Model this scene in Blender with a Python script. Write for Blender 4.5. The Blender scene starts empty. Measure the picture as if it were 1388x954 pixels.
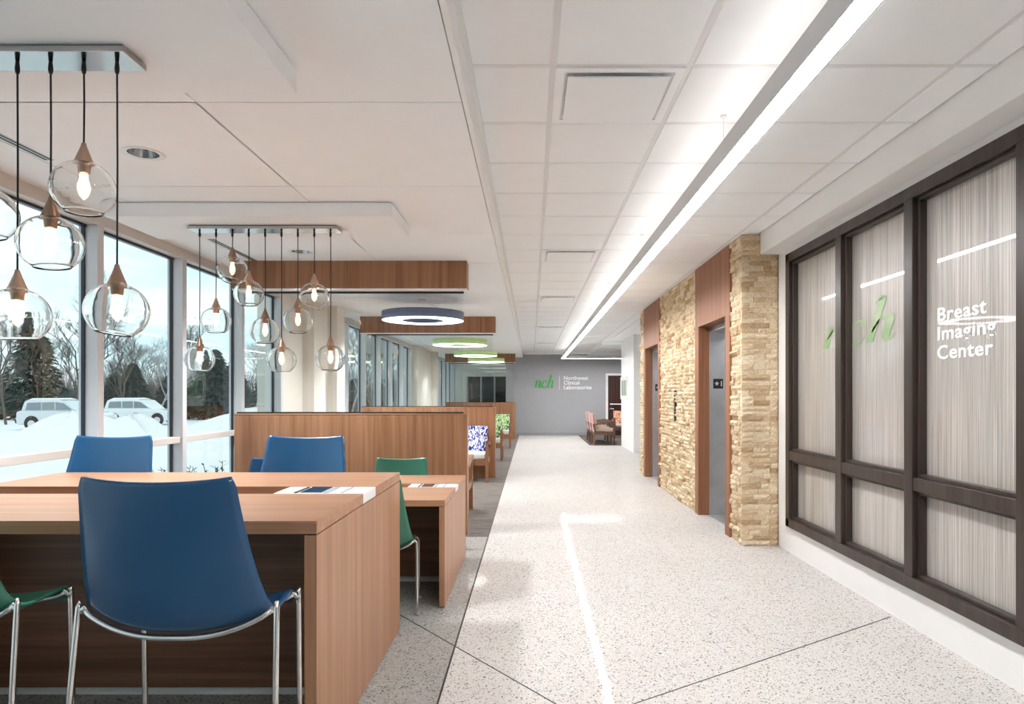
import bpy, bmesh, math, random
from mathutils import Vector, Matrix
random.seed(7)
PI = math.pi
SC = bpy.context.scene
COL = SC.collection

# ------------------------------------------------------------------ camera, sky, exposure
EYE = 1.38
cam_d = bpy.data.cameras.new('camera'); cam = bpy.data.objects.new('camera', cam_d); COL.objects.link(cam)
cam.location = (0, 0, EYE); cam.rotation_euler = (PI/2, 0, 0)
cam_d.sensor_fit = 'HORIZONTAL'; cam_d.sensor_width = 36.0
cam_d.lens = 900/1388*36
cam_d.shift_x = -26/1388; cam_d.shift_y = 59/1388
cam_d.clip_start = 0.02; cam_d.clip_end = 500
SC.camera = cam
SC.view_settings.view_transform = 'Standard'
SC.view_settings.look = 'None'
SC.view_settings.gamma = 1
SC.view_settings.use_curve_mapping = False
SC.view_settings.exposure = 2.05
SC.cycles.use_denoising = True
SC.cycles.max_bounces = 14
SC.cycles.diffuse_bounces = 8
SC.cycles.transmission_bounces = 12
SC.cycles.transparent_max_bounces = 24
SC.cycles.sample_clamp_indirect = 6
SC.cycles.caustics_refractive = False
SC.cycles.caustics_reflective = False

SKY_STRENGTH = 0.37
LINEAR_STRENGTH = 17.5
RING_STRENGTH = 2.0
DOWNLIGHT_W = 95.0
BULB_STRENGTH = 3.5
WARM = (1.0, 0.90, 0.80)

w = bpy.data.worlds.new('sky'); SC.world = w; w.use_nodes = True
nt = w.node_tree; nt.nodes.clear()
_o = nt.nodes.new('ShaderNodeOutputWorld'); _b = nt.nodes.new('ShaderNodeBackground')
_tc = nt.nodes.new('ShaderNodeTexCoord'); _mp = nt.nodes.new('ShaderNodeMapping')
_n = nt.nodes.new('ShaderNodeTexNoise'); _r = nt.nodes.new('ShaderNodeValToRGB')
_mp.inputs['Scale'].default_value = (3, 3, 12)
_n.inputs['Scale'].default_value = 1.6; _n.inputs['Detail'].default_value = 5
_r.color_ramp.elements[0].position = 0.35; _r.color_ramp.elements[0].color = (0.62, 0.81, 0.88, 1)
_r.color_ramp.elements[1].position = 0.65; _r.color_ramp.elements[1].color = (0.95, 0.99, 1.0, 1)
nt.links.new(_tc.outputs['Generated'], _mp.inputs['Vector']); nt.links.new(_mp.outputs['Vector'], _n.inputs['Vector'])
nt.links.new(_n.outputs['Fac'], _r.inputs['Fac']); nt.links.new(_r.outputs['Color'], _b.inputs['Color'])
_b.inputs['Strength'].default_value = SKY_STRENGTH
nt.links.new(_b.outputs['Background'], _o.inputs['Surface'])

# ------------------------------------------------------------------ materials
M = {}
def new_mat(name):
    m = bpy.data.materials.new(name); m.use_nodes = True
    t = m.node_tree; t.nodes.clear()
    out = t.nodes.new('ShaderNodeOutputMaterial')
    M[name] = m
    return m, t, out
def principled(t, out, col=(0.8, 0.8, 0.8), rough=0.5, metal=0.0, coat=0.0, spec=0.5):
    b = t.nodes.new('ShaderNodeBsdfPrincipled')
    b.inputs['Base Color'].default_value = (*col, 1); b.inputs['Roughness'].default_value = rough
    b.inputs['Metallic'].default_value = metal; b.inputs['Coat Weight'].default_value = coat
    b.inputs['Specular IOR Level'].default_value = spec
    t.links.new(b.outputs['BSDF'], out.inputs['Surface'])
    return b
def coords(t, scale=(1, 1, 1), kind='Object'):
    tc = t.nodes.new('ShaderNodeTexCoord'); mp = t.nodes.new('ShaderNodeMapping')
    mp.inputs['Scale'].default_value = scale
    t.links.new(tc.outputs[kind], mp.inputs['Vector'])
    return mp.outputs['Vector']
def noise(t, vec, scale, detail=3, rough=0.5, dist=0.0):
    n = t.nodes.new('ShaderNodeTexNoise'); n.inputs['Scale'].default_value = scale
    n.inputs['Detail'].default_value = detail; n.inputs['Roughness'].default_value = rough
    n.inputs['Distortion'].default_value = dist
    t.links.new(vec, n.inputs['Vector']); return n.outputs['Fac']
def ramp(t, fac, stops, interp='LINEAR'):
    r = t.nodes.new('ShaderNodeValToRGB'); r.color_ramp.interpolation = interp
    e = r.color_ramp.elements
    while len(e) < len(stops): e.new(0.5)
    for i, (p, c) in enumerate(stops):
        e[i].position = p; e[i].color = (*c, 1)
    t.links.new(fac, r.inputs['Fac']); return r.outputs['Color']
def mixc(t, fac, a, b, mode='MIX'):
    m = t.nodes.new('ShaderNodeMix'); m.data_type = 'RGBA'; m.blend_type = mode
    for sock, v in (('Factor', fac), ('A', a), ('B', b)):
        i = [s for s in m.inputs if s.name == sock and (s.type == ('VALUE' if sock == 'Factor' else 'RGBA'))][0]
        if isinstance(v, (int, float)): i.default_value = v
        elif isinstance(v, tuple): i.default_value = (*v, 1)
        else: t.links.new(v, i)
    return [s for s in m.outputs if s.type == 'RGBA'][0]
def bump(t, b, height, strength, dist=0.01):
    n = t.nodes.new('ShaderNodeBump'); n.inputs['Strength'].default_value = strength
    n.inputs['Distance'].default_value = dist
    t.links.new(height, n.inputs['Height']); t.links.new(n.outputs['Normal'], b.inputs['Normal'])

def plain(name, col, rough=0.5, metal=0.0, coat=0.0, var=0.04, spec=0.5):
    m, t, out = new_mat(name)
    b = principled(t, out, col, rough, metal, coat, spec)
    if var:
        f = noise(t, coords(t), 6, 3)
        c = ramp(t, f, [(0.3, tuple(max(0, x*(1-var)) for x in col)), (0.7, tuple(min(1, x*(1+var)) for x in col))])
        t.links.new(c, b.inputs['Base Color'])
    return m
def wood(name, cols, axis, rough=0.38, fine=1.0):
    m, t, out = new_mat(name)
    b = principled(t, out, cols[1], rough, spec=0.4)
    s = [16, 16, 16]; s[axis] = 0.5
    s2 = [70, 70, 70]; s2[axis] = 1.4
    f1 = noise(t, coords(t, tuple(s)), 1.0, 4, 0.55, 0.15)
    f2 = noise(t, coords(t, tuple(s2)), 1.0 * fine, 3, 0.6)
    c1 = ramp(t, f1, [(0.28, cols[0]), (0.5, cols[1]), (0.74, cols[2])])
    c2 = ramp(t, f2, [(0.3, (0.80, 0.78, 0.76)), (0.7, (1.08, 1.08, 1.08))])
    c = mixc(t, 1.0, c1, c2, 'MULTIPLY')
    t.links.new(c, b.inputs['Base Color'])
    bump(t, b, f2, 0.05, 0.002)
    return m
def emit(name, col, strength):
    m, t, out = new_mat(name)
    e = t.nodes.new('ShaderNodeEmission'); e.inputs['Color'].default_value = (*col, 1)
    e.inputs['Strength'].default_value = strength
    t.links.new(e.outputs['Emission'], out.inputs['Surface'])
    return m
def pane_glass(name, tint, f0=0.06):
    m, t, out = new_mat(name)
    tr = t.nodes.new('ShaderNodeBsdfTransparent'); tr.inputs['Color'].default_value = (*tint, 1)
    gl = t.nodes.new('ShaderNodeBsdfGlossy'); gl.inputs['Roughness'].default_value = 0.0
    lw = t.nodes.new('ShaderNodeLayerWeight'); lw.inputs['Blend'].default_value = 0.5
    pw = t.nodes.new('ShaderNodeMath'); pw.operation = 'POWER'; pw.inputs[1].default_value = 5.0
    ma = t.nodes.new('ShaderNodeMath'); ma.operation = 'MULTIPLY_ADD'; ma.inputs[1].default_value = 0.96; ma.inputs[2].default_value = 0.035
    t.links.new(lw.outputs['Facing'], pw.inputs[0]); t.links.new(pw.outputs[0], ma.inputs[0])
    mx = t.nodes.new('ShaderNodeMixShader')
    t.links.new(ma.outputs[0], mx.inputs['Fac']); t.links.new(tr.outputs['BSDF'], mx.inputs[1])
    t.links.new(gl.outputs['BSDF'], mx.inputs[2]); t.links.new(mx.outputs['Shader'], out.inputs['Surface'])
    return m

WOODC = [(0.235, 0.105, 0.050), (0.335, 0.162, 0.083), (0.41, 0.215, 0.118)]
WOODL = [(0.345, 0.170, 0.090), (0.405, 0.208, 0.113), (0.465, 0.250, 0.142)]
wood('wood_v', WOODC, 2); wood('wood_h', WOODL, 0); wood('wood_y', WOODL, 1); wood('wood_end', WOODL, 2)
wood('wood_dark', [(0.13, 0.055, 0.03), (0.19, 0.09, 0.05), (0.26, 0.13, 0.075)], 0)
wood('wood_lift', [(0.24, 0.098, 0.047), (0.32, 0.138, 0.070), (0.38, 0.175, 0.092)], 2, 0.6)
wood('wood_chair', [(0.18, 0.075, 0.035), (0.28, 0.13, 0.065), (0.36, 0.18, 0.10)], 2)
wood('wood_brown', [(0.10, 0.045, 0.03), (0.15, 0.075, 0.05), (0.2, 0.11, 0.075)], 2)
wood('wood_door', [(0.035, 0.013, 0.010), (0.055, 0.020, 0.014), (0.08, 0.03, 0.02)], 2)
wood('wood_ebony', [(0.030, 0.020, 0.016), (0.048, 0.033, 0.027), (0.075, 0.055, 0.045)], 2, 0.35)
plain('white_paint', (0.87, 0.86, 0.85), 0.6, var=0.01)
plain('ceiling_white', (0.90, 0.912, 0.928), 0.75, var=0.01)
plain('grid_white', (0.76, 0.755, 0.75), 0.6, var=0)
plain('ceiling_shadow_gap', (0.16, 0.155, 0.15), 0.8, var=0)
plain('cream_wall', (0.80, 0.755, 0.69), 0.6, var=0.015)
plain('tan_wall', (0.62, 0.50, 0.38), 0.6, var=0.02)
plain('grey_wall', (0.37, 0.37, 0.385), 0.55, var=0.02)
plain('grey_base', (0.30, 0.30, 0.31), 0.5, var=0)
plain('aluminium', (0.66, 0.66, 0.69), 0.45, 0.1, var=0.02)
plain('aluminium_warm', (0.66, 0.615, 0.575), 0.45, 0.1, var=0.02)
plain('gasket', (0.012, 0.016, 0.03), 0.4, var=0)
plain('black', (0.01, 0.01, 0.012), 0.45, var=0)
plain('cord_black', (0.012, 0.011, 0.012), 0.6, var=0)
plain('chrome', (0.72, 0.70, 0.68), 0.22, 1.0, var=0)
plain('steel_brushed', (0.62, 0.63, 0.65), 0.33, 1.0, var=0.08)
plain('mirror_steel', (0.48, 0.48, 0.48), 0.12, 1.0, var=0.03)
plain('bronze', (0.38, 0.25, 0.18), 0.32, 0.9, var=0.08)
plain('copper', (0.55, 0.38, 0.29), 0.30, 0.9, var=0.05)
plain('shell_blue', (0.013, 0.074, 0.175), 0.27, coat=0.1, var=0.02)
plain('shell_green', (0.045, 0.19, 0.125), 0.32, coat=0.1, var=0.02)
plain('light_housing', (0.60, 0.59, 0.60), 0.4, 0.2, var=0)
plain('ring_blue', (0.11, 0.155, 0.28), 0.45, var=0.03)
plain('ring_lime', (0.72, 0.94, 0.40), 0.45, var=0.03)
plain('white_plastic', (0.80, 0.80, 0.80), 0.35, var=0)
plain('grey_plastic', (0.36, 0.38, 0.40), 0.35, var=0)
plain('sign_green', (0.055, 0.42, 0.085), 0.5, var=0)
plain('sign_white', (0.85, 0.85, 0.85), 0.5, var=0)
plain('snow', (0.90, 0.90, 0.91), 0.75, var=0.03)
plain('bark', (0.11, 0.085, 0.068), 0.9, var=0.2)
plain('twig', (0.13, 0.105, 0.085), 0.9, var=0.2)
plain('twig_frost', (0.36, 0.35, 0.33), 0.9, var=0.15)
plain('needles', (0.028, 0.055, 0.045), 0.8, var=0.5)
plain('shrub_leaf', (0.09, 0.13, 0.10), 0.8, var=0.5)
plain('car_silver', (0.66, 0.68, 0.71), 0.25, 0.2, 0.6, var=0)
plain('car_white', (0.80, 0.82, 0.84), 0.25, 0.0, 0.6, var=0)
plain('car_glass', (0.22, 0.26, 0.29), 0.08, var=0)
plain('rubber', (0.02, 0.02, 0.022), 0.7, var=0)
plain('red_paint', (0.55, 0.05, 0.04), 0.5, var=0)
plain('cushion_grey', (0.55, 0.54, 0.50), 0.8, var=0.03)
plain('cushion_brown', (0.42, 0.30, 0.23), 0.7, var=0.04)
plain('back_pink', (0.80, 0.50, 0.47), 0.6, var=0.04)
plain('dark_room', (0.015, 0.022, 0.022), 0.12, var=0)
emit('linear_glow', (0.985, 0.985, 1.0), LINEAR_STRENGTH)
emit('linear_uplight', (1.0, 0.96, 0.92), LINEAR_STRENGTH*0.07)
emit('ring_glow', (1.0, 0.98, 0.95), RING_STRENGTH)
emit('filament', (1.0, 0.66, 0.34), BULB_STRENGTH)
emit('downlight_glow', (1.0, 0.95, 0.88), 5.0)
pane_glass('window_glass', (0.93, 0.975, 0.975))
pane_glass('screen_glass', (0.975, 0.99, 0.985))
def _globe():
    m, t, out = new_mat('globe_glass')
    g = t.nodes.new('ShaderNodeBsdfGlass'); g.inputs['IOR'].default_value = 1.32; g.inputs['Roughness'].default_value = 0.0
    g.inputs['Color'].default_value = (0.985, 0.985, 0.98, 1)
    f = noise(t, coords(t, (9, 9, 22)), 1.0, 1, 0.4, 0.6)
    n = t.nodes.new('ShaderNodeBump'); n.inputs['Strength'].default_value = 0.12; n.inputs['Distance'].default_value = 0.02
    t.links.new(f, n.inputs['Height']); t.links.new(n.outputs['Normal'], g.inputs['Normal'])
    t.links.new(g.outputs['BSDF'], out.inputs['Surface'])
_globe()
def _bulb():
    m, t, out = new_mat('bulb_glass')
    e = t.nodes.new('ShaderNodeEmission'); e.inputs['Color'].default_value = (1.0, 0.78, 0.55, 1); e.inputs['Strength'].default_value = 0.65
    tr = t.nodes.new('ShaderNodeBsdfTransparent'); mx = t.nodes.new('ShaderNodeMixShader'); mx.inputs['Fac'].default_value = 0.35
    t.links.new(tr.outputs['BSDF'], mx.inputs[1]); t.links.new(e.outputs['Emission'], mx.inputs[2])
    t.links.new(mx.outputs['Shader'], out.inputs['Surface'])
_bulb()
def terrazzo(name, base, dark, warm, rough=0.05):
    m, t, out = new_mat(name)
    b = principled(t, out, base, 0.4, spec=0.0, coat=0.20); b.inputs['Coat Roughness'].default_value = rough
    v = t.nodes.new('ShaderNodeTexVoronoi'); v.inputs['Scale'].default_value = 150
    t.links.new(coords(t), v.inputs['Vector'])
    sep = t.nodes.new('ShaderNodeSeparateColor'); t.links.new(v.outputs['Color'], sep.inputs['Color'])
    chips = ramp(t, sep.outputs['Red'], [(0.0, dark), (0.06, dark), (0.09, base), (0.70, base), (0.76, warm), (1.0, tuple(min(1, x*1.12) for x in base))])
    v2 = t.nodes.new('ShaderNodeTexVoronoi'); v2.inputs['Scale'].default_value = 260
    t.links.new(coords(t), v2.inputs['Vector'])
    sep2 = t.nodes.new('ShaderNodeSeparateColor'); t.links.new(v2.outputs['Color'], sep2.inputs['Color'])
    fine = ramp(t, sep2.outputs['Green'], [(0.0, (0.66, 0.65, 0.63)), (0.1, (0.70, 0.69, 0.67)), (0.14, (1, 1, 1)), (1.0, (1, 1, 1))])
    c = mixc(t, 1.0, chips, fine, 'MULTIPLY')
    big = noise(t, coords(t), 0.7, 3)
    c = mixc(t, 1.0, c, ramp(t, big, [(0.3, (0.95, 0.95, 0.95)), (0.7, (1.03, 1.03, 1.03))]), 'MULTIPLY')
    t.links.new(c, b.inputs['Base Color'])
    bump(t, b, noise(t, coords(t, (1, 1, 1)), 3.5, 2), 0.07, 0.02)
    t.links.new(b.inputs['Normal'].links[0].from_socket, b.inputs['Coat Normal'])
terrazzo('terrazzo_light', (0.585, 0.562, 0.54), (0.15, 0.135, 0.125), (0.50, 0.45, 0.40))
terrazzo('terrazzo_grey', (0.34, 0.33, 0.315), (0.10, 0.10, 0.10), (0.45, 0.42, 0.38))
def _carpet():
    m, t, out = new_mat('carpet')
    b = principled(t, out, (0.3, 0.27, 0.24), 0.95, spec=0.1)
    f = noise(t, coords(t, (3, 22, 1)), 1.0, 5, 0.7)
    f2 = noise(t, coords(t), 90, 2)
    c = ramp(t, f, [(0.3, (0.10, 0.083, 0.073)), (0.5, (0.175, 0.155, 0.14)), (0.7, (0.26, 0.235, 0.21))])
    c = mixc(t, 1.0, c, ramp(t, f2, [(0.3, (0.75, 0.75, 0.75)), (0.7, (1.15, 1.15, 1.15))]), 'MULTIPLY')
    t.links.new(c, b.inputs['Base Color']); bump(t, b, f2, 0.4, 0.01)
_carpet()
def _stone():
    m, t, out = new_mat('stone')
    b = principled(t, out, (0.6, 0.48, 0.33), 0.85, spec=0.25)
    oi = t.nodes.new('ShaderNodeObjectInfo'); ge = t.nodes.new('ShaderNodeNewGeometry')
    ad = t.nodes.new('ShaderNodeMath'); ad.operation = 'ADD'
    t.links.new(oi.outputs['Random'], ad.inputs[0]); t.links.new(ge.outputs['Random Per Island'], ad.inputs[1])
    fr = t.nodes.new('ShaderNodeMath'); fr.operation = 'FRACT'; t.links.new(ad.outputs[0], fr.inputs[0])
    c = ramp(t, fr.outputs[0], [(0.0, (0.50, 0.35, 0.20)), (0.14, (0.64, 0.48, 0.30)), (0.4, (0.78, 0.63, 0.43)), (0.85, (0.86, 0.74, 0.55)), (1.0, (0.58, 0.42, 0.26))])
    f = noise(t, coords(t, (1, 1, 1.8)), 45, 4, 0.65)
    c = mixc(t, 1.0, c, ramp(t, f, [(0.3, (0.74, 0.72, 0.70)), (0.65, (1.08, 1.08, 1.08))]), 'MULTIPLY')
    t.links.new(c, b.inputs['Base Color']); bump(t, b, f, 0.5, 0.008)
_stone()
plain('mortar', (0.40, 0.31, 0.21), 0.9, var=0.1)
def _streak():
    m, t, out = new_mat('streaked_pane')
    b = principled(t, out, (0.6, 0.57, 0.54), 0.35, spec=0.5, coat=1.0)
    b.inputs['Coat Roughness'].default_value = 0.015
    f = noise(t, coords(t, (1, 130, 0.7)), 1.0, 5, 0.8)
    f2 = noise(t, coords(t, (1, 8, 0.4)), 1.0, 2, 0.5)
    c = ramp(t, f, [(0.30, (0.13, 0.105, 0.095)), (0.43, (0.33, 0.295, 0.265)), (0.55, (0.50, 0.465, 0.43)), (0.72, (0.68, 0.65, 0.61))])
    c = mixc(t, 1.0, c, ramp(t, f2, [(0.3, (0.86, 0.85, 0.84)), (0.7, (1.06, 1.06, 1.06))]), 'MULTIPLY')
    t.links.new(c, b.inputs['Base Color'])
_streak()
def fabric(name, light, dark, mid, scale):
    m, t, out = new_mat(name)
    b = principled(t, out, light, 0.8, spec=0.2)
    f = noise(t, coords(t, (scale, scale, scale*0.55)), 1.0, 1, 0.4, 1.2)
    c = ramp(t, f, [(0.0, dark), (0.44, dark), (0.47, light), (0.56, light), (0.60, mid), (1.0, mid)])
    t.links.new(c, b.inputs['Base Color'])
fabric('fabric_blue', (0.78, 0.79, 0.80), (0.02, 0.035, 0.22), (0.10, 0.14, 0.45), 17)
fabric('fabric_green', (0.72, 0.78, 0.52), (0.03, 0.19, 0.11), (0.28, 0.55, 0.12), 15)
fabric('fabric_orange', (0.80, 0.62, 0.45), (0.55, 0.10, 0.05), (0.75, 0.32, 0.10), 18)
def _nchglass():
    m, t, out = new_mat('decal_green')
    b = principled(t, out, (0.2, 0.5, 0.2), 0.4)
    f = noise(t, coords(t, (1, 1, 6)), 1.0, 2)
    c = ramp(t, f, [(0.35, (0.20, 0.36, 0.16)), (0.65, (0.40, 0.46, 0.29))])
    t.links.new(c, b.inputs['Base Color'])
_nchglass()
def _picture():
    m, t, out = new_mat('picture_print')
    b = principled(t, out, (0.3, 0.35, 0.3), 0.3)
    f = noise(t, coords(t, (1, 9, 1.5)), 1.0, 3)
    c = ramp(t, f, [(0.3, (0.05, 0.09, 0.04)), (0.5, (0.25, 0.35, 0.18)), (0.7, (0.6, 0.68, 0.7))])
    t.links.new(c, b.inputs['Base Color'])
_picture()

# ------------------------------------------------------------------ mesh helpers
class MB:
    def __init__(s): s.v = []; s.f = []
    def add(s, vs, fs):
        o = len(s.v); s.v += [tuple(p) for p in vs]; s.f += [tuple(i+o for i in q) for q in fs]; return s
    def box(s, x0, x1, y0, y1, z0, z1):
        x0, x1 = min(x0, x1), max(x0, x1); y0, y1 = min(y0, y1), max(y0, y1); z0, z1 = min(z0, z1), max(z0, z1)
        return s.add([(x0,y0,z0),(x1,y0,z0),(x1,y1,z0),(x0,y1,z0),(x0,y0,z1),(x1,y0,z1),(x1,y1,z1),(x0,y1,z1)],
                     [(0,3,2,1),(4,5,6,7),(0,1,5,4),(1,2,6,5),(2,3,7,6),(3,0,4,7)])
    def tube(s, path, r, n=10, cap=True):
        P = [Vector(p) for p in path]; k = len(P)
        R = r if isinstance(r, (list, tuple)) else [r]*k
        up = None; vs = []; fs = []
        for i in range(k):
            d = (P[min(i+1, k-1)] - P[max(i-1, 0)]).normalized()
            if up is None: up = Vector((0, 0, 1)) if abs(d.z) < 0.9 else Vector((1, 0, 0))
            a = d.cross(up); a = a.normalized() if a.length > 1e-6 else Vector((1, 0, 0))
            b = a.cross(d).normalized(); up = b
            for j in range(n):
                t = 2*PI*j/n; vs.append(P[i] + R[i]*(math.cos(t)*a + math.sin(t)*b))
        for i in range(k-1):
            for j in range(n):
                fs.append((i*n+j, i*n+(j+1) % n, (i+1)*n+(j+1) % n, (i+1)*n+j))
        if cap: fs.append(tuple(range(n-1, -1, -1))); fs.append(tuple(range((k-1)*n, k*n)))
        return s.add(vs, fs)
    def lathe(s, prof, n=32, c=(0, 0, 0)):
        vs = []; fs = []
        for (r, z) in prof:
            for j in range(n):
                t = 2*PI*j/n; vs.append((c[0]+r*math.cos(t), c[1]+r*math.sin(t), c[2]+z))
        for i in range(len(prof)-1):
            for j in range(n):
                fs.append((i*n+j, i*n+(j+1) % n, (i+1)*n+(j+1) % n, (i+1)*n+j))
        return s.add(vs, fs)
    def prism(s, poly, a, b, axis):
        # poly: 2D points in the plane of the two remaining axes (in x,y,z order)
        n = len(poly)
        def P(p, q):
            if axis == 0: return (q, p[0], p[1])
            if axis == 1: return (p[0], q, p[1])
            return (p[0], p[1], q)
        vs = [P(p, a) for p in poly] + [P(p, b) for p in poly]
        fs = [tuple(range(n-1, -1, -1)), tuple(range(n, 2*n))] + [(i, (i+1) % n, n+(i+1) % n, n+i) for i in range(n)]
        return s.add(vs, fs)
    def mesh(s, name, smooth=False):
        me = bpy.data.meshes.new(name); me.from_pydata(s.v, [], s.f); me.update()
        bm = bmesh.new(); bm.from_mesh(me); bmesh.ops.recalc_face_normals(bm, faces=bm.faces[:]); bm.to_mesh(me); bm.free()
        if smooth:
            for p in me.polygons: p.use_smooth = True
        return me
    def build(s, name, mat, parent=None, loc=(0, 0, 0), rot=(0, 0, 0), smooth=False, bevel=0.0, seg=2):
        me = s.mesh(name, smooth); me.materials.append(M[mat])
        o = bpy.data.objects.new(name, me); COL.objects.link(o)
        o.location = loc; o.rotation_euler = rot
        if parent: o.parent = parent
        if bevel:
            m = o.modifiers.new('edge', 'BEVEL'); m.width = bevel; m.segments = seg; m.limit_method = 'ANGLE'
        return o
def put(me, name, parent=None, loc=(0, 0, 0), rot=(0, 0, 0), scale=(1, 1, 1)):
    o = bpy.data.objects.new(name, me); COL.objects.link(o); o.location = loc; o.rotation_euler = rot; o.scale = scale
    if parent: o.parent = parent
    return o
def tag(o, label, cat=None, group=None, kind=None):
    o['label'] = label
    if cat: o['category'] = cat
    if group: o['group'] = group
    if kind: o['kind'] = kind
    return o
def thing(name, label, cat, loc=(0, 0, 0), rotz=0, group=None, kind=None):
    o = bpy.data.objects.new(name, None); COL.objects.link(o); o.location = loc; o.rotation_euler = (0, 0, rotz)
    o.empty_display_size = 0.1
    return tag(o, label, cat, group, kind)
def dup(o, parent=None):
    c = o.copy(); COL.objects.link(c); c.parent = parent
    for ch in [x for x in SC.objects if x.parent == o]: dup(ch, c)
    return c
def smooth_path(pts, n=6):
    P = [Vector(p) for p in pts]; out = []
    for i in range(len(P)-1):
        p0 = P[max(i-1, 0)]; p1 = P[i]; p2 = P[i+1]; p3 = P[min(i+2, len(P)-1)]
        for k in range(n):
            t = k/n
            out.append(0.5*((2*p1)+(p2-p0)*t+(2*p0-5*p1+4*p2-p3)*t*t+(3*p1-p0-3*p2+p3)*t**3))
    out.append(P[-1]); return out
def text_mesh(txt, size, ext, mat, bold=0.0, shear=0.0, space=1.0, line=1.0):
    cu = bpy.data.curves.new('lettering', 'FONT'); cu.body = txt; cu.size = size; cu.extrude = ext; cu.offset = bold
    cu.shear = shear; cu.space_character = space; cu.space_line = line; cu.resolution_u = 3
    ob = bpy.data.objects.new('lettering', cu); COL.objects.link(ob)
    dg = bpy.context.evaluated_depsgraph_get(); me = bpy.data.meshes.new_from_object(ob.evaluated_get(dg))
    bpy.data.objects.remove(ob); me.materials.clear(); me.materials.append(M[mat]); return me

ZC = 2.86      # corridor ceiling
ZL = 2.70      # lobby ceiling
XW = -3.15     # window wall
XR = 2.27      # glazed wall
XS = 1.935     # stone face
Y0, Y1 = -4.0, 23.0
YL = 27.0

# ------------------------------------------------------------------ floor
floor = MB().box(-0.42, 6.2, Y0, YL+0.2, -0.2, 0).build('floor', 'terrazzo_light')
tag(floor, 'pale polished terrazzo floor running down the corridor', 'floor', kind='structure')
MB().box(-3.45, -0.42, Y0, 6.50, -0.2, 0).build('terrazzo_border', 'terrazzo_grey', floor)
MB().box(-3.45, -0.42, 6.50, YL+0.2, -0.2, 0.004).build('carpet', 'carpet', floor)
MB().box(1.62, 6.2, 18.35, Y1, -0.1, 0.006).build('carpet', 'carpet', floor)
def strip(p, q, wd=0.007):
    d = Vector((q[0]-p[0], q[1]-p[1])).normalized(); n = Vector((-d.y, d.x))*wd/2
    MB().prism([(p[0]+n.x, p[1]+n.y), (p[0]-n.x, p[1]-n.y), (q[0]-n.x, q[1]-n.y), (q[0]+n.x, q[1]+n.y)], -0.01, 0.0012, 2).build('divider_strip', 'black', floor)
strip((-0.42, Y0), (-0.42, YL), 0.010)
strip((-1.8, 5.44), (0.9, 1.95)); strip((0.0, 2.67), (2.24, 4.14)); strip((-0.42, 6.5), (-3.3, 6.5))

# ------------------------------------------------------------------ ceiling
ceil = thing('ceiling', 'white ceiling of square tiles and large panels', 'ceiling', kind='structure')
MB().box(-3.5, 6.3, Y0-0.1, YL+0.3, 2.95, 3.05).build('deck', 'white_paint', ceil)
RY = 0.6255
rows = [2.983 + RY*k for k in range(-11, 33)]
xl = [-0.285, 0.10, 0.712, 1.312, 1.905, 2.10]
def tile_mesh(wd, dp, name):
    m = MB(); g = 0.010; e = 0.016
    a, b = wd/2-g, dp/2-g
    m.add([(-a,-b,0.03),(a,-b,0.03),(a,b,0.03),(-a,b,0.03),(-a,-b,0.008),(a,-b,0.008),(a,b,0.008),(-a,b,0.008),
           (-a+e*.5,-b+e*.5,0),(a-e*.5,-b+e*.5,0),(a-e*.5,b-e*.5,0),(-a+e*.5,b-e*.5,0)],
          [(0,1,2,3),(0,4,5,1),(1,5,6,2),(2,6,7,3),(3,7,4,0),(4,8,9,5),(5,9,10,6),(6,10,11,7),(7,11,8,4),(8,11,10,9)])
    me = m.mesh(name); me.materials.append(M['ceiling_white']); return me
DIFF_ROWS = set()
diff_y = [2.983+RY/2, 6.72+RY/2-0.0, 10.0, 14.3, 19.0]
diff_rows = []
for y in diff_y:
    k = min(range(len(rows)), key=lambda i: abs(rows[i]+RY/2-y)); diff_rows.append(k)
for c in range(5):
    wd = xl[c+1]-xl[c]; me = tile_mesh(wd, RY, 'ceiling_tile')
    for k, y in enumerate(rows):
        if y+RY > Y1+0.7: continue
        if c == 1 and k in diff_rows: continue
        put(me, 'ceiling_tile', ceil, ((xl[c]+xl[c+1])/2, y+RY/2, ZC))
for x in xl[1:5]:
    MB().box(x-0.012, x+0.012, Y0, Y1, ZC+0.0045, ZC+0.02).build('grid_runner', 'grid_white', ceil)
cm = MB().box(-0.285, 2.1, -0.012, 0.012, ZC+0.005, ZC+0.0205).mesh('cross_tee'); cm.materials.append(M['grid_white'])
for y in rows: put(cm, 'cross_tee', ceil, (0, y, 0))
# lobby panels
py = [2.99-1.205*k for k in range(6, 0, -1)] + [2.99+1.205*k for k in range(0, 21)]
px = [-3.15, -2.745, -1.51, -0.31]
DOWN_Y = [3.62, 6.09, 8.3, 10.3, 15.6, 18.9, 24.0]
def holed(wd, dp, cx, cy, r):
    n = 32; m = MB(); ring_, rect = [], []
    for j in range(n):
        t = 2*PI*j/n+PI/4; c, q = math.cos(t), math.sin(t)
        ring_.append((cx+r*c, cy+r*q))
        k = 1/max(abs(c), abs(q)); rect.append((wd/2*max(-1, min(1, c*k)), dp/2*max(-1, min(1, q*k))))
    for z in (0, 0.03):
        m.add([(x, y, z) for x, y in ring_]+[(x, y, z) for x, y in rect], [(j, (j+1) % n, n+(j+1) % n, n+j) for j in range(n)])
    m.add([(x, y, z) for z in (0, 0.03) for x, y in ring_], [(j, (j+1) % n, n+(j+1) % n, n+j) for j in range(n)])
    me = m.mesh('lobby_panel'); me.materials.append(M['ceiling_white']); return me
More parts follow.
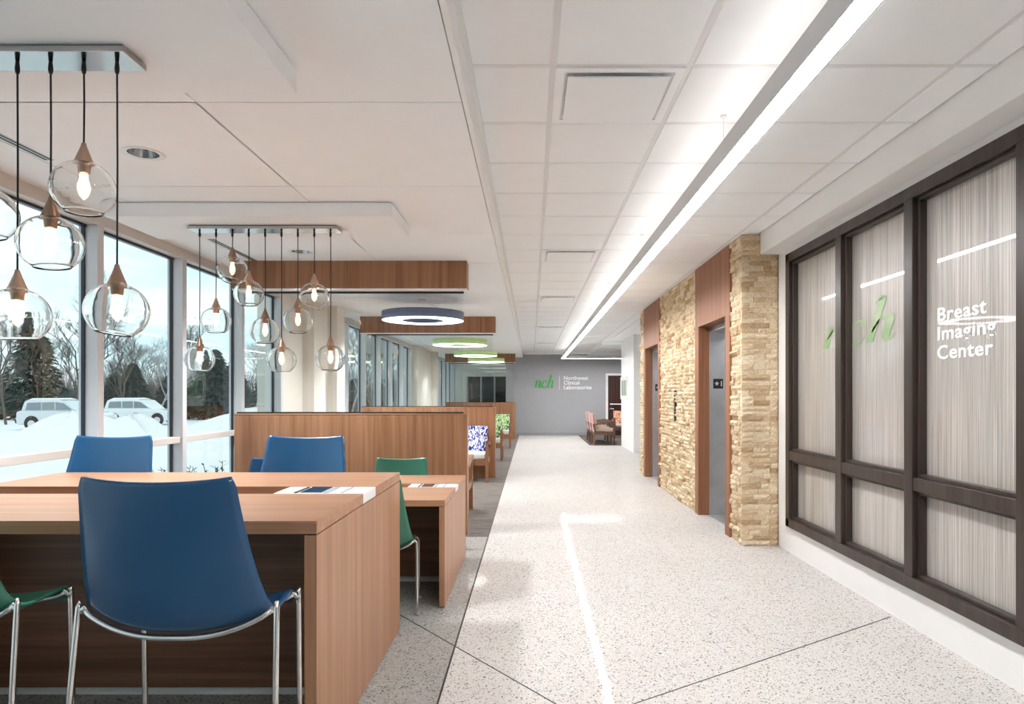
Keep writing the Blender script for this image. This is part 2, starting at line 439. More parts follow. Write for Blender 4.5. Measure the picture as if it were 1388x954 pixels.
for a, b in zip(px[:-1], px[1:]):
    me = MB().box(-(b-a)/2+0.004, (b-a)/2-0.004, -0.5985, 0.5985, 0, 0.03).mesh('lobby_panel'); me.materials.append(M['ceiling_white'])
    for y in py:
        hit = [d for d in DOWN_Y if y < d < y+1.205 and a < -2.115 < b]
        if hit: put(holed(b-a-0.008, 1.197, -2.115-(a+b)/2, hit[0]-y-0.6025, 0.082), 'lobby_panel', ceil, ((a+b)/2, y+0.6025, ZL))
        else: put(me, 'lobby_panel', ceil, ((a+b)/2, y+0.6025, ZL))
for x in px[1:3]: MB().box(x-0.02, x+0.02, Y0, YL, ZL+0.012, ZL+0.02).build('joint_backing', 'grid_white', ceil)
for y in py: MB().box(-3.15, -0.31, y-0.02, y+0.02, ZL+0.0125, ZL+0.0205).build('joint_backing', 'grid_white', ceil)
MB().box(-0.31, -0.285, Y0, Y1, ZL, ZC+0.04).build('ceiling_fascia', 'white_paint', ceil, bevel=0.004)
MB().box(-0.285, -0.262, Y0, Y1, ZC-0.02, ZC+0.03).build('edge_trim', 'grid_white', ceil)
for (ya, yb) in ((2.02, 2.674), (4.51, 5.165)):
    MB().box(-2.90, -0.945, ya, yb, 2.597, ZL-0.012).build('dropped_panel', 'ceiling_white', ceil, bevel=0.002)
    MB().box(-2.88, -0.965, ya+0.02, yb-0.02, ZL-0.013, ZL+0.005).build('shadow_gap', 'grid_white', ceil)
# waiting area ceiling at the end
MB().box(2.10, 6.2, 11.0, Y1, ZC-0.002, ZC+0.05).build('side_ceiling', 'ceiling_white', ceil)
MB().box(1.95, 6.2, 18.25, Y1, ZC-0.09, ZC-0.004).build('dropped_panel', 'ceiling_white', ceil, bevel=0.002)
MB().box(-0.26, 2.1, Y1-0.35, Y1, ZC-0.06, ZC+0.02).build('bulkhead', 'white_paint', ceil)

def slot_vent(ya, yb, label):
    t = thing('slot_vent', label, 'air vent', (-2.70, (ya+yb)/2, ZL))
    L = (yb-ya)/2
    for dx in (-0.028, 0.0, 0.028):
        MB().box(dx-0.005, dx+0.005, -L, L, -0.0015, 0.0).build('vane', 'white_plastic', t)
    for dx in (-0.014, 0.014):
        MB().box(dx-0.0095, dx+0.0095, -L, L, -0.0025, 0.004).build('slot', 'black', t)
slot_vent(2.2, 3.72, 'black linear slot air vent in the ceiling above the near window bay')
slot_vent(5.30, 6.50, 'black linear slot air vent in the ceiling beside the far pendant cluster')
slot_vent(12.2, 13.4, 'linear slot air vent in the ceiling beyond the second wood beam')

diff_lab = ['large square plaque air diffuser in the tile ceiling, topmost in view', 'second square ceiling air diffuser along the corridor', 'third square ceiling air diffuser along the corridor',
            'fourth square ceiling air diffuser, far down the corridor', 'last square ceiling air diffuser before the grey wall']
for k, lab in zip(diff_rows, diff_lab):
    t = thing('air_diffuser', lab, 'air diffuser', ((xl[1]+xl[2])/2, rows[k]+RY/2, ZC), group='square corridor air diffusers')
    A, B = 0.294, 0.300
    m = MB()
    for (x0, x1, y0_, y1_) in ((-A, -A+.04, -B, B), (A-.04, A, -B, B), (-A+.04, A-.04, -B, -B+.04), (-A+.04, A-.04, B-.04, B)):
        m.box(x0, x1, y0_, y1_, -0.004, 0.012)
    m.build('frame', 'ceiling_white', t)
    i0, i1 = 0.254, 0.21
    MB().add([(-i0,-i0,0.0),(i0,-i0,0.0),(i0,i0,0.0),(-i0,i0,0.0),(-i1,-i1,0.03),(i1,-i1,0.03),(i1,i1,0.03),(-i1,i1,0.03)],
             [(0,1,5,4),(1,2,6,5),(2,3,7,6),(3,0,4,7),(4,5,6,7)]).build('throat', 'ceiling_white', t)
    MB().box(-0.238, 0.238, -0.238, 0.238, -0.016, -0.009).build('plaque', 'ceiling_white', t, bevel=0.003)
    for sx in (-1, 1): MB().box(sx*0.15-0.01, sx*0.15+0.01, -0.01, 0.01, -0.009, 0.028).build('hanger', 'grey_plastic', t)

def spot(loc, watts, size=2.05):
    ld = bpy.data.lights.new('spot', 'SPOT'); ld.energy = watts; ld.spot_size = size; ld.spot_blend = 0.8
    ld.shadow_soft_size = 0.10; ld.color = (0.95, 0.975, 1.0)
    return ld
def downlight(x, y, label, z=ZL, k=1.0):
    t = thing('downlight', label, 'downlight', (x, y, z), group='recessed lobby downlights')
    MB().lathe([(0.078, -0.001), (0.105, -0.004), (0.107, 0.0), (0.08, 0.006)], 32).build('trim_ring', 'white_plastic', t, smooth=True)
    MB().lathe([(0.080, 0.0), (0.070, 0.05), (0.045, 0.09), (0.0, 0.092)], 32).build('reflector', 'mirror_steel', t, smooth=True)
    MB().lathe([(0.0, 0.0), (0.034, 0.0), (0.034, 0.012), (0.0, 0.012)], 20, (0.01, 0.02, 0.055)).build('lamp', 'downlight_glow', t, smooth=True)
    ld = spot(None, DOWNLIGHT_W*k); lo = bpy.data.objects.new('lamp_light', ld); COL.objects.link(lo); lo.parent = t; lo.location = (0, 0, -0.012)
downlight(-2.115, 3.62, 'silver recessed downlight in the ceiling between the two pendant clusters')
downlight(-2.115, 6.09, 'silver recessed downlight in the ceiling just before the first wood beam')
for y, wd in ((8.3, 'before the blue ring light'), (10.3, 'after the blue ring light'), (15.6, 'between the lime ring lights'), (18.9, 'before the last lime ring light'), (24.0, 'behind the last booth')):  # extra downlights, put in to brighten the lobby
    downlight(-2.115, y, 'added fill downlight in the lobby ceiling ' + wd, k=0.5 if y > 15 or y == 8.3 else 1.0)

# ------------------------------------------------------------------ walls
def struct(name, mb, mat, label, cat='wall', bevel=0):
    o = mb.build(name, mat, bevel=bevel); tag(o, label, cat, kind='structure'); return o
struct('wall_back', MB().box(-0.88, 6.2, Y1, Y1+0.15, 0, 2.95), 'grey_wall', 'plain grey end wall carrying the green and white sign')
_bb = MB().box(-0.88, 2.56, Y1-0.012, Y1, 0, 0.10).build('baseboard_back', 'grey_base'); tag(_bb, 'grey rubber baseboard along the end wall', 'baseboard', kind='structure')
struct('wall_lounge_side', MB().box(-0.88, -0.76, Y1+0.15, YL, 0, 2.95), 'grey_wall', 'grey side wall beyond the last booth')
struct('wall_lounge_end', MB().box(-3.45, -2.60, YL, YL+0.15, 0, 2.9).box(-2.6, -0.88, YL, YL+0.15, 2.15, 2.9).box(-2.6, -0.88, YL, YL+0.15, 0, 0.6), 'cream_wall', 'cream wall at the far end of the lounge')
w5 = thing('window_5', 'dark interior window at the far end of the lounge', 'window', (-1.74, YL, 0.6), kind='structure')
MB().box(-0.86, 0.86, 0.06, 0.08, 0, 1.55).build('pane', 'dark_room', w5)
for x in (-0.85, -0.3, 0.25, 0.85): MB().box(x-0.03, x+0.03, 0.0, 0.06, 0, 1.55).build('mullion', 'grey_plastic', w5)
struct('wall_front', MB().box(-3.45, 6.2, Y0-0.15, Y0, 0, 2.95), 'grey_wall', 'grey wall behind the viewer')
struct('wall_far_right', MB().box(6.2, 6.35, Y0, Y1, 0, 2.95), 'white_paint', 'white side wall of the waiting area')
# white stub wall beyond the lifts
struct('wall_stub', MB().box(2.47, 6.2, 16.0, 18.2, 0, ZC), 'white_paint', 'white stub wall beyond the lifts with a picture')
# glazed wall: knee wall, piers, head and soffit
WB, WT, RAIL = 0.236, 2.615, 0.88
WY = [5.84, 4.84, 3.94, 3.02, 2.10, 1.18, 0.26]
wr = struct('wall_right', MB().box(XR, XR+0.35, Y0, 6.09, 0, WB).box(XR, XR+0.35, Y0, 6.09, WT, 2.95).box(XR, XR+0.35, WY[0], 6.09, WB, WT).box(XR, XR+0.35, Y0, WY[-1], WB, WT), 'white_paint', 'white corridor wall around the streaked glass window')
struct('trim_1', MB().box(2.10, XR+0.05, Y0, 6.09, 2.672, ZC+0.03), 'white_paint', 'white dropped soffit above the streaked glass window', 'soffit', bevel=0.003)

w4 = thing('window_4', 'dark wood framed interior window with streaked translucent glass', 'window', (XR, 3.0, 0), kind='structure')
def wbox(name, mat, y0, y1, z0, z1, x0, x1, bevel=0.004):
    return MB().box(x0, x1, y0-3.0, y1-3.0, z0, z1).build(name, mat, w4, bevel=bevel)
FW = 0.075
wbox('head_frame', 'wood_ebony', WY[-1], WY[0], WT-FW, WT, -0.035, 0.09)
wbox('sill_frame', 'wood_ebony', WY[-1], WY[0], WB, WB+FW, -0.035, 0.09)
wbox('transom', 'wood_ebony', WY[-1], WY[0], RAIL-0.06, RAIL+0.02, -0.030, 0.09)
for i, y in enumerate(WY):
    if i == 0: wbox('jamb', 'wood_ebony', y-FW, y, WB, WT, -0.035, 0.09)
    elif i == len(WY)-1: wbox('jamb', 'wood_ebony', y, y+FW, WB, WT, -0.035, 0.09)
    else:
        wbox('mullion', 'wood_ebony', y-0.045, y+0.045, WB+FW, WT-FW, -0.035, 0.09)
for i in range(len(WY)-1):
    a, b = WY[i+1]+0.045, WY[i]-(0.045 if i else FW)
    for (z0, z1) in ((WB+FW, RAIL-0.06), (RAIL+0.02, WT-FW)):
        wbox('pane', 'streaked_pane', a, b, z0, z1, 0.040, 0.048, 0)
        m = MB(); s = 0.022
        for (ya, yb, za, zb) in ((a, a+s, z0, z1), (b-s, b, z0, z1), (a+s, b-s, z0, z0+s), (a+s, b-s, z1-s, z1)):
            m.box(-0.005, 0.04, ya-3.0, yb-3.0, za, zb)
        m.build('glazing_bead', 'wood_ebony', w4, bevel=0.003)

# hand-lettered script letters as tapered strokes
def stroke_mesh(strokes, depth, mat):
    m = MB()
    for pts, wds in strokes:
        P = smooth_path([(p[0], p[1], 0) for p in pts], 7)
        W = [v.x for v in smooth_path([(q, 0, 0) for q in wds], 7)]
        n = len(P); vs = []
        pen = Vector((0.90, -0.43, 0)).normalized()
        for i in range(n):
            d = (P[min(i+1, n-1)]-P[max(i-1, 0)]).normalized(); nr = Vector((-d.y, d.x, 0))
            h = nr*W[i]*0.62
            vs += [P[i]+h, P[i]-h]
        k = len(vs)
        allv = [(v.x, v.y, depth) for v in vs] + [(v.x, v.y, 0) for v in vs]
        fs = []
        for i in range(n-1):
            a, b, c, d = 2*i, 2*i+1, 2*i+3, 2*i+2
            fs += [(a, b, c, d), (k+a, k+d, k+c, k+b), (a, d, k+d, k+a), (b, k+b, k+c, c)]
        fs += [(0, k, k+1, 1), (k-2, k-1, 2*k-1, 2*k-2)]
        m.add(allv, fs)
    me = m.mesh('letter'); me.materials.append(M[mat]); return me
S_N = [([(0.00, 0.78), (0.18, 0.95), (0.33, 1.0), (0.30, 0.75), (0.10, 0.0)], [0.03, 0.08, 0.16, 0.21, 0.22]),
       ([(0.20, 0.45), (0.42, 0.80), (0.68, 1.0), (0.83, 0.92), (0.78, 0.65), (0.66, 0.20), (0.74, 0.02), (0.98, 0.22)], [0.05, 0.07, 0.12, 0.18, 0.22, 0.22, 0.12, 0.03])]
S_C = [([(0.72, 0.74), (0.74, 0.92), (0.56, 1.0), (0.28, 0.82), (0.13, 0.42), (0.22, 0.08), (0.46, 0.0), (0.80, 0.26)], [0.17, 0.17, 0.08, 0.16, 0.23, 0.19, 0.10, 0.03])]
S_H = [([(0.28, 1.62), (0.48, 1.74), (0.60, 1.78), (0.54, 1.5), (0.30, 0.7), (0.10, 0.0)], [0.03, 0.08, 0.17, 0.21, 0.22, 0.22]),
       ([(0.22, 0.42), (0.44, 0.80), (0.70, 1.0), (0.85, 0.92), (0.80, 0.65), (0.68, 0.20), (0.76, 0.02), (1.02, 0.24)], [0.05, 0.07, 0.12, 0.18, 0.22, 0.22, 0.12, 0.03])]
def nch(parent, origin, size, xdir, depth, mat, vs=1.0):
    # xdir: unit vector of reading direction, up is z
    X = Vector(xdir); Z = Vector((0, 0, 1)); N = X.cross(Z)
    R = Matrix((X, Z, N)).transposed().to_euler()
    off = 0
    for st, adv in ((S_N, 0.98), (S_C, 0.84), (S_H, 1.0)):
        me = stroke_mesh(st, depth/size, mat)
        p = Vector(origin) + X*off*size
        put(me, 'letter', parent, p, R, (size, size*vs, size)); off += adv
def lettering(parent, txt, origin, size, xdir, mat, depth=0.004, bold=0.0, name='lettering', space=1.0, wide=1.0):
    X = Vector(xdir); Z = Vector((0, 0, 1)); N = X.cross(Z)
    R = Matrix((X, Z, N)).transposed().to_euler()
    return put(text_mesh(txt, size, depth, mat, bold, space=space), name, parent, origin, R, (wide, 1, 1))
GX = 0.0385
nch(w4, (GX, 5.24-3.0, 1.745), 0.365, (0, -1, 0), 0.001, 'decal_green', 0.43)
for i, tx in enumerate(('Breast', 'Imaging', 'Center')):
    lettering(w4, tx, (GX-0.001, 3.775-3.0, 1.800-0.107*i), 0.108, (0, -1, 0), 'sign_white', 0.002, 0.002, space=1.08, wide=1.36)

# ------------------------------------------------------------------ stone lift wall
ws = thing('wall_stone', 'split-face tan ledgestone wall around the two lifts', 'wall', (XS, 6.09, 0), kind='structure')
YE = 11.8-6.09
LIFTS = [(6.46, 7.82), (10.0, 11.4)]
core = MB()
segs = [(0, 0.37), (7.82-6.09, 10.0-6.09), (11.4-6.09, YE)]
for a, b in segs: core.box(0.045, 0.62, a+0.03 if a == 0 else a, b, 0, ZC-0.002)
core.box(0.62, 0.8, 0, YE, 0, ZC-0.002)
core.build('core', 'mortar', ws)
def rough_block(L, H, D, seed):
    # block with a broken face towards -Y (local x along L, z up); origin at back-left-bottom corner of the face plane
    rnd = random.Random(seed); nx, nz = max(3, int(L/0.035)), 2; vs = []; fs = []
    nx = min(nx, 6)
    for k in range(nz+1):
        for i in range(nx+1):
            edge = (i in (0, nx)) or (k in (0, nz))
            d = D*(rnd.uniform(0.45, 0.7) if edge else rnd.uniform(0.65, 1.25))
            jx = 0 if i in (0, nx) else rnd.uniform(-.006, .006)
            vs.append((L*i/nx+jx, -d, H*k/nz + (rnd.uniform(-.004, .004) if 0 < k < nz else 0)))
    for k in range(nz):
        for i in range(nx):
            a = k*(nx+1)+i; fs.append((a, a+1, a+nx+2, a+nx+1))
    o = len(vs)
    vs += [(0, 0.02, 0), (L, 0.02, 0), (L, 0.02, H), (0, 0.02, H)]
    bl, br, tr, tl = 0, nx, nz*(nx+1)+nx, nz*(nx+1)
    fs += [tuple([o, o+1] + [br-i for i in range(nx+1)]), tuple([o+2, o+3] + [tl+i for i in range(nx+1)]),
           tuple([o+1, o+2] + [br+(nx+1)*k for k in range(nz, -1, -1)]), tuple([o+3, o] + [(nx+1)*k for k in range(nz+1)]), (o+3, o+2, o+1, o)]
    return vs, fs
LENS = [0.07, 0.11, 0.15, 0.20, 0.26]; HH = 0.0476
blocks = {}
for i, L in enumerate(LENS):
    for vv in range(4):
        vs, fs = rough_block(L-0.002, HH-0.002, 0.026, 100*i+vv)
        me = MB().add(vs, fs).mesh('stone'); me.materials.append(M['stone']); blocks[(i, vv)] = (me, vs, fs)
def split_row(total, rnd):
    out = []; rem = total
    while rem > 0.001:
        c = [i for i, L in enumerate(LENS) if L <= rem+1e-6 and (rem-L > 0.05 or rem-L < 1e-3)]
        if not c: out.append((None, rem)); break
        i = rnd.choice(c); out.append((i, LENS[i])); rem -= LENS[i]
    return out
NR = int(round(ZC/HH))
rnd = random.Random(5); part_count = 0
def face_blocks(total, origin, rotz, single, stuff, lo=0.55, hi=1.45):
    global part_count
    c, s = math.cos(rotz), math.sin(rotz)
    for r in range(NR):
        x = 0
        for (i, L) in split_row(total, rnd):
            i2 = i if i is not None else min(range(len(LENS)), key=lambda q: abs(LENS[q]-L))
            me, vs, fs = blocks[(i2, rnd.randrange(4))]
            sc = L/LENS[i2]; dp = rnd.uniform(lo, hi)
            px_, py_, pz_ = origin[0]+c*x, origin[1]+s*x, r*HH
            if single and part_count < 300:
                put(me, 'stone', ws, (px_, py_, pz_), (0, 0, rotz), (sc, dp, 1)); part_count += 1
            else:
                stuff.add([(px_+c*v[0]*sc-s*v[1]*dp, py_+s*v[0]*sc+c*v[1]*dp, pz_+v[2]) for v in vs], fs)
            x += L
stuff = MB()
face_blocks(0.335, (0.0, 0.026, 0), 0, True, stuff)                     # end of the wall facing the viewer
face_blocks(0.37-0.022, (0.026, 0.37, 0), -PI/2, True, stuff, 0.3, 1.9)           # strip beside the near lift
face_blocks(segs[1][1]-segs[1][0], (0.026, segs[1][1], 0), -PI/2, False, stuff, 0.25, 1.9)
face_blocks(segs[2][1]-segs[2][0], (0.026, segs[2][1], 0), -PI/2, False, stuff, 0.25, 1.9)
so = stuff.build('stone_courses', 'stone', ws); so['kind'] = 'stuff'

def lift(n, ya, yb, o0, o1, label, txt):
    t = thing('door_%d' % n, label, 'elevator', (XS, ya, 0), kind='structure')
    HO = 2.17
    MB().box(-0.004, 0.02, 0, yb-ya, HO, ZC-0.004).build('header_panel', 'wood_lift', t, bevel=0.002)
    a, b = o0-ya, o1-ya
    MB().box(-0.004, 0.02, 0, a, 0, HO).build('jamb_face', 'wood_lift', t, bevel=0.002)
    MB().box(-0.004, 0.02, b, yb-ya, 0, HO).build('jamb_face', 'wood_lift', t, bevel=0.002)
    MB().box(0.02, 0.12, b, b+0.03, 0, HO).build('jamb_return', 'wood_lift', t)
    MB().box(0.02, 0.12, a-0.03, a, 0, HO).build('jamb_return', 'wood_lift', t)
    MB().box(0.02, 0.12, a, b, HO, HO+0.03).build('head_return', 'wood_lift', t)
    MB().box(0.12, 0.34, b-0.01, b+0.03, 0, HO).build('steel_jamb', 'steel_brushed', t)
    MB().box(0.12, 0.34, a-0.03, a+0.01, 0, HO).build('steel_jamb', 'steel_brushed', t)
    MB().box(0.12, 0.34, a+0.01, b-0.01, HO-0.06, HO).build('steel_head', 'steel_brushed', t)
    for (c, d) in ((a+0.01, (a+b)/2-0.002), ((a+b)/2+0.002, b-0.01)):
        MB().box(0.30, 0.33, c, d, 0.005, HO-0.06).build('door_leaf', 'steel_brushed', t, bevel=0.003)
    MB().box(0.12, 0.34, a+0.01, b-0.01, 0.0, 0.006).build('threshold', 'steel_brushed', t)
    pl = MB().box(0.165, 0.278, b-0.016, b-0.010, 1.46, 1.573).build('floor_plate', 'black', t, bevel=0.002)
    # star and numeral
    st = MB(); pts = []
    for k in range(10):
        r = 0.030 if k % 2 == 0 else 0.012; an = PI/2+k*PI/5; pts.append((0.205+r*math.cos(an), 1.518+r*math.sin(an)))
    st.prism(pts, b-0.0185, b-0.0155, 1).build('star', 'sign_white', pl)
    me = text_mesh('1', 0.082, 0.001, 'sign_white', 0.002)
    put(me, 'numeral', pl, (0.236, b-0.0175, 1.489), (PI/2, 0, 0))
lift(1, 6.46, 7.82, 6.62, 7.67, 'near elevator with wood surround and steel jambs', '1')
lift(2, 10.0, 11.4, 10.14, 11.25, 'far elevator with wood surround and steel jambs', '1')
t = thing('call_panel', 'narrow black elevator call panel on the stone wall between the lifts', 'call panel', (XS-0.002, 8.93, 1.03))
MB().box(-0.008, 0.03, -0.035, 0.035, 0, 0.42).build('plate', 'black', t, bevel=0.003)
for z in (0.10, 0.21, 0.31):
    MB().tube([(-0.008, 0, z), (-0.013, 0, z)], 0.017, 14).build('button', 'chrome', t)
MB().box(-0.010, -0.007, -0.02, 0.02, 0.35, 0.40).build('indicator', 'grey_plastic', t)

# ------------------------------------------------------------------ curtain wall windows and piers on the window side
def curtain(n, ys, label):
    t = thing('window_%d' % n, label, 'window', (XW, ys[0], 0), kind='structure')
    a, b = 0, ys[-1]-ys[0]
    HT = 2.615
    MB().box(-0.12, 0.02, a, b, HT, ZL+0.01).build('head_frame', 'aluminium_warm', t, bevel=0.003)
    MB().box(-0.10, -0.06, a, b, HT-0.018, HT).build('head_gasket', 'gasket', t)
    MB().box(-0.12, 0.03, a, b, 0, 0.10).build('sill_frame', 'aluminium', t, bevel=0.003)
    for i in range(len(ys)-1):
        c, d = ys[i]-ys[0]+0.035, ys[i+1]-ys[0]-0.035
        MB().box(-0.10, 0.0, c, d, 0.955, 1.01).build('transom', 'aluminium_warm', t, bevel=0.003)
        MB().box(-0.085, -0.079, c, d, 0.10, 0.955).build('pane', 'window_glass', t)
        MB().box(-0.085, -0.079, c, d, 1.01, HT-0.02).build('pane', 'window_glass', t)
    for y in ys:
        c = y-ys[0]
        mu = MB().box(-0.12, 0.02, c-0.035, c+0.035, 0.10, HT).build('mullion', 'aluminium', t, bevel=0.003)
        MB().box(-0.094, -0.070, c-0.047, c-0.035, 0.10, HT-0.02).build('gasket', 'gasket', mu)
        MB().box(-0.094, -0.070, c+0.035, c+0.047, 0.10, HT-0.02).build('gasket', 'gasket', mu)
curtain(1, [-3.6, -2.4, -1.2, 0.0, 1.2, 2.4, 3.62, 4.83, 6.00, 7.22, 8.34], 'aluminium framed window wall beside the work tables')
curtain(2, [10.75, 11.35, 12.55, 13.8, 14.95, 16.2, 17.35], 'aluminium framed window wall behind the first booths')
curtain(3, [20.6, 21.8, 22.9, 24.0, 25.2, 26.4, 27.0], 'aluminium framed window wall behind the last booth')
struct('wall_left', MB().box(XW-0.3, XW+0.0, 8.36, 10.73, 0, 2.9), 'cream_wall', 'cream pier wall between the window walls')
struct('wall_left_column', MB().box(XW, XW+0.16, 9.15, 10.15, 0, ZL).box(XW+0.16, XW+0.30, 9.75, 10.15, 0, ZL), 'cream_wall', 'stepped cream column on the first window pier', bevel=0.004)
struct('wall_left_far', MB().box(XW-0.3, XW+0.0, 17.37, 20.58, 0, 2.9).box(XW, XW+0.15, 17.45, 20.4, 0, ZL).box(XW+0.15, XW+0.3, 20.0, 20.4, 0, ZL), 'cream_wall', 'cream pier wall beyond the second window wall')
struct('wall_left_corner', MB().box(XW-0.3, XW, Y0, -3.64, 0, 2.9).box(XW-0.3, XW-0.12, Y0, YL, ZL+0.02, 3.05), 'cream_wall', 'cream wall end and spandrel above the windows')

# ------------------------------------------------------------------ far wall sign, door, plaque, picture
sg = thing('wall_sign', 'green script and white lettered sign on the grey end wall', 'sign', (0.1, Y1, 1.6))
nch(sg, (0.02, -0.012, 0.055), 0.235, (1, 0, 0), 0.02, 'sign_green')
MB().box(0.870, 0.882, -0.012, -0.002, -0.02, 0.48).build('divider', 'sign_white', sg)
for i, tx in enumerate(('Northwest', 'Clinical', 'Laboratories')):
    lettering(sg, tx, (1.02, -0.014, 0.325-0.163*i), 0.19, (1, 0, 0), 'sign_white', 0.006, 0.0035)
d3 = thing('door_3', 'dark brown wood door in a white frame on the grey end wall', 'door', (2.58, Y1, 0), kind='structure')
MB().box(0, 0.08, -0.03, 0.02, 0, 2.15).build('frame_side', 'white_paint', d3)
MB().box(1.06, 1.14, -0.03, 0.02, 0, 2.15).build('frame_side', 'white_paint', d3)
MB().box(0.08, 1.06, -0.03, 0.02, 2.07, 2.15).build('frame_head', 'white_paint', d3)
lf = MB().box(0.08, 1.06, -0.015, 0.02, 0.006, 2.07).build('door_leaf', 'wood_door', d3)
MB().box(0.14, 1.0, -0.05, -0.03, 1.06, 1.10).build('push_bar', 'chrome', lf, bevel=0.005)
MB().tube([(0.14, -0.015, 0.92), (0.14, -0.07, 0.92), (0.27, -0.07, 0.92)], 0.012, 8).build('lever', 'chrome', lf)
pq = MB().box(-0.10, 0.10, -0.012, 0, -0.05, 0.05).build('door_plaque', 'grey_plastic', None, (2.44, Y1, 1.43), bevel=0.003)
tag(pq, 'small grey sign plaque beside the brown door', 'plaque')
for (y, z, lab) in ((17.55, 1.28, 'small framed landscape picture on the white stub wall'),):
    pf = thing('picture_frame', lab, 'picture', (2.47, y, z))
    m = MB(); a, b = 0.62, 0.60
    for (y0_, y1_, z0_, z1_) in ((-a, -a+.03, 0, b), (a-.03, a, 0, b), (-a+.03, a-.03, 0, .03), (-a+.03, a-.03, b-.03, b)): m.box(-0.03, 0, y0_, y1_, z0_, z1_)
    m.build('frame', 'white_plastic', pf)
    MB().box(-0.016, -0.002, -a+.03, a-.03, .03, b-.03).build('mount', 'sign_white', pf)
    MB().box(-0.019, -0.014, -a+.16, a-.16, .10, b-.10).build('print', 'picture_print', pf)

# ------------------------------------------------------------------ linear corridor light
ll = thing('linear_light', 'long white suspended linear light turning a corner at the end wall', 'linear light', (1.017, 0, 2.57))
LX = 0.042; YC = 21.4
h = MB()
h.box(-LX-0.006, -LX, -1.2, YC+LX, 0, 0.10); h.box(LX, LX+0.006, -1.2, YC-LX-0.006, 0, 0.10)
h.box(-LX, 3.2, YC+LX, YC+LX+0.006, 0, 0.10); h.box(LX+0.006, 3.2, YC-LX-0.006, YC-LX, 0, 0.10)
h.build('housing', 'light_housing', ll)
MB().box(-LX, LX, -1.2, YC+LX, 0.002, 0.010).box(LX, 3.2, YC-LX, YC+LX, 0.002, 0.010).build('diffuser', 'linear_glow', ll)
MB().box(-LX, LX, -1.2, YC+LX, 0.010, 0.090).box(LX, 3.2, YC-LX, YC+LX, 0.010, 0.090).build('gear_tray', 'light_housing', ll)
MB().box(-LX+.01, LX-.01, -1.2, YC, 0.092, 0.098).build('uplight_diffuser', 'linear_uplight', ll)
for y in (0.9, 3.51, 6.1, 8.7, 11.3, 13.9, 16.5, 19.1, 21.3):
    MB().tube([(0, y, 0.09), (0, y, ZC-2.57)], 0.0015, 6).build('cable', 'chrome', ll)
    MB().tube([(0, y, ZC-2.57-0.012), (0, y, ZC-2.57)], 0.018, 12).build('ceiling_cup', 'white_plastic', ll)

# ------------------------------------------------------------------ ring lights
def ring(y, x, mat, label):
    t = thing('ring_light', label, 'ring light', (x, y, 2.40), group='suspended ring lights')
    R, r = 0.555, 0.272
    MB().lathe([(R-0.006, 0.0), (R, 0.0), (R, 0.115), (R-0.006, 0.115), (R-0.006, 0.0)], 72).build('outer_band', mat, t, smooth=True)
    MB().lathe([(r+0.006, 0.0), (r, 0.0), (r, 0.115), (r+0.006, 0.115), (r+0.006, 0.0)], 72).build('inner_band', mat, t, smooth=True)
    MB().lathe([(R-0.006, 0.100), (r+0.006, 0.100), (r+0.006, 0.108), (R-0.006, 0.108), (R-0.006, 0.100)], 72).build('top_cover', mat, t)
    MB().lathe([(R-0.006, 0.004), (r+0.006, 0.004), (r+0.006, 0.010), (R-0.006, 0.010), (R-0.006, 0.004)], 72).build('diffuser', 'ring_glow', t)
    for k in range(4):
        a = PI/4+k*PI/2; p = (0.5*math.cos(a), 0.5*math.sin(a))
        MB().tube([(p[0], p[1], 0.10), (p[0], p[1], ZL-2.40)], 0.0015, 6).build('cable', 'chrome', t)
    MB().lathe([(0.0, 0.26), (0.07, 0.26), (0.07, 0.30), (0, 0.30)], 24).build('ceiling_rose', 'white_plastic', t)
    MB().tube([(0, 0, 0.27), (0.15, 0.0, 0.2), (0.40, 0, 0.11)], 0.004, 8).build('feed_cord', 'white_plastic', t)
ring(9.07, -1.476, 'ring_blue', 'navy blue ring light hanging beyond the first wood beam')
ring(13.55, -1.45, 'ring_lime', 'lime green ring light hanging nearest behind the second wood beam')
ring(17.2, -1.44, 'ring_lime', 'lime green ring light, middle one of the three lime rings')
ring(20.35, -1.38, 'ring_lime', 'lime green ring light hanging directly before the last wood beam')

# ------------------------------------------------------------------ wood beams and booth partitions with glass
def booth(y, xa, xb, zt, lb, lp):
    b = thing('ceiling_beam', lb, 'beam', ((xa+xb)/2, y, ZL), group='wood beams above the booths')
    L = (xb-xa)/2
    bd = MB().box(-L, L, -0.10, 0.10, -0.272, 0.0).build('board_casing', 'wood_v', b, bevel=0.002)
    MB().box(-L, L, -0.102, 0.102, -0.288, -0.272).build('bottom_edge', 'white_paint', b)
    MB().box(-L+0.1, L-0.04, -0.014, 0.014, -0.306, -0.288).build('glass_channel', 'black', b)
    p = thing('booth_partition', lp, 'partition', ((xa+xb)/2, y, 0.004), group='wood booth partitions')
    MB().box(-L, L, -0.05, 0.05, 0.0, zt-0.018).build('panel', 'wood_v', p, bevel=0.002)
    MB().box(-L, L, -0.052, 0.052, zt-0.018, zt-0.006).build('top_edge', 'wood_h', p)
    MB().box(-L+0.01, L-0.04, -0.014, 0.014, zt-0.006, zt+0.008).build('glass_channel', 'black', p)
    MB().box(-L+0.02, L-0.05, -0.005, 0.005, zt+0.008, ZL-0.306-0.004).build('glass_pane', 'screen_glass', p)
booth(6.60, -2.93, -0.63, 1.205, 'first wood ceiling beam behind the far pendant cluster', 'first wood booth partition with glass screen behind the work tables')
booth(11.19, -2.86, -0.60, 1.19, 'second wood ceiling beam behind the blue ring light', 'second wood booth partition behind the blue patterned armchair')
booth(21.05, -2.72, -0.50, 1.16, 'last small wood ceiling beam before the far lounge', 'last wood booth partition behind the green armchairs')

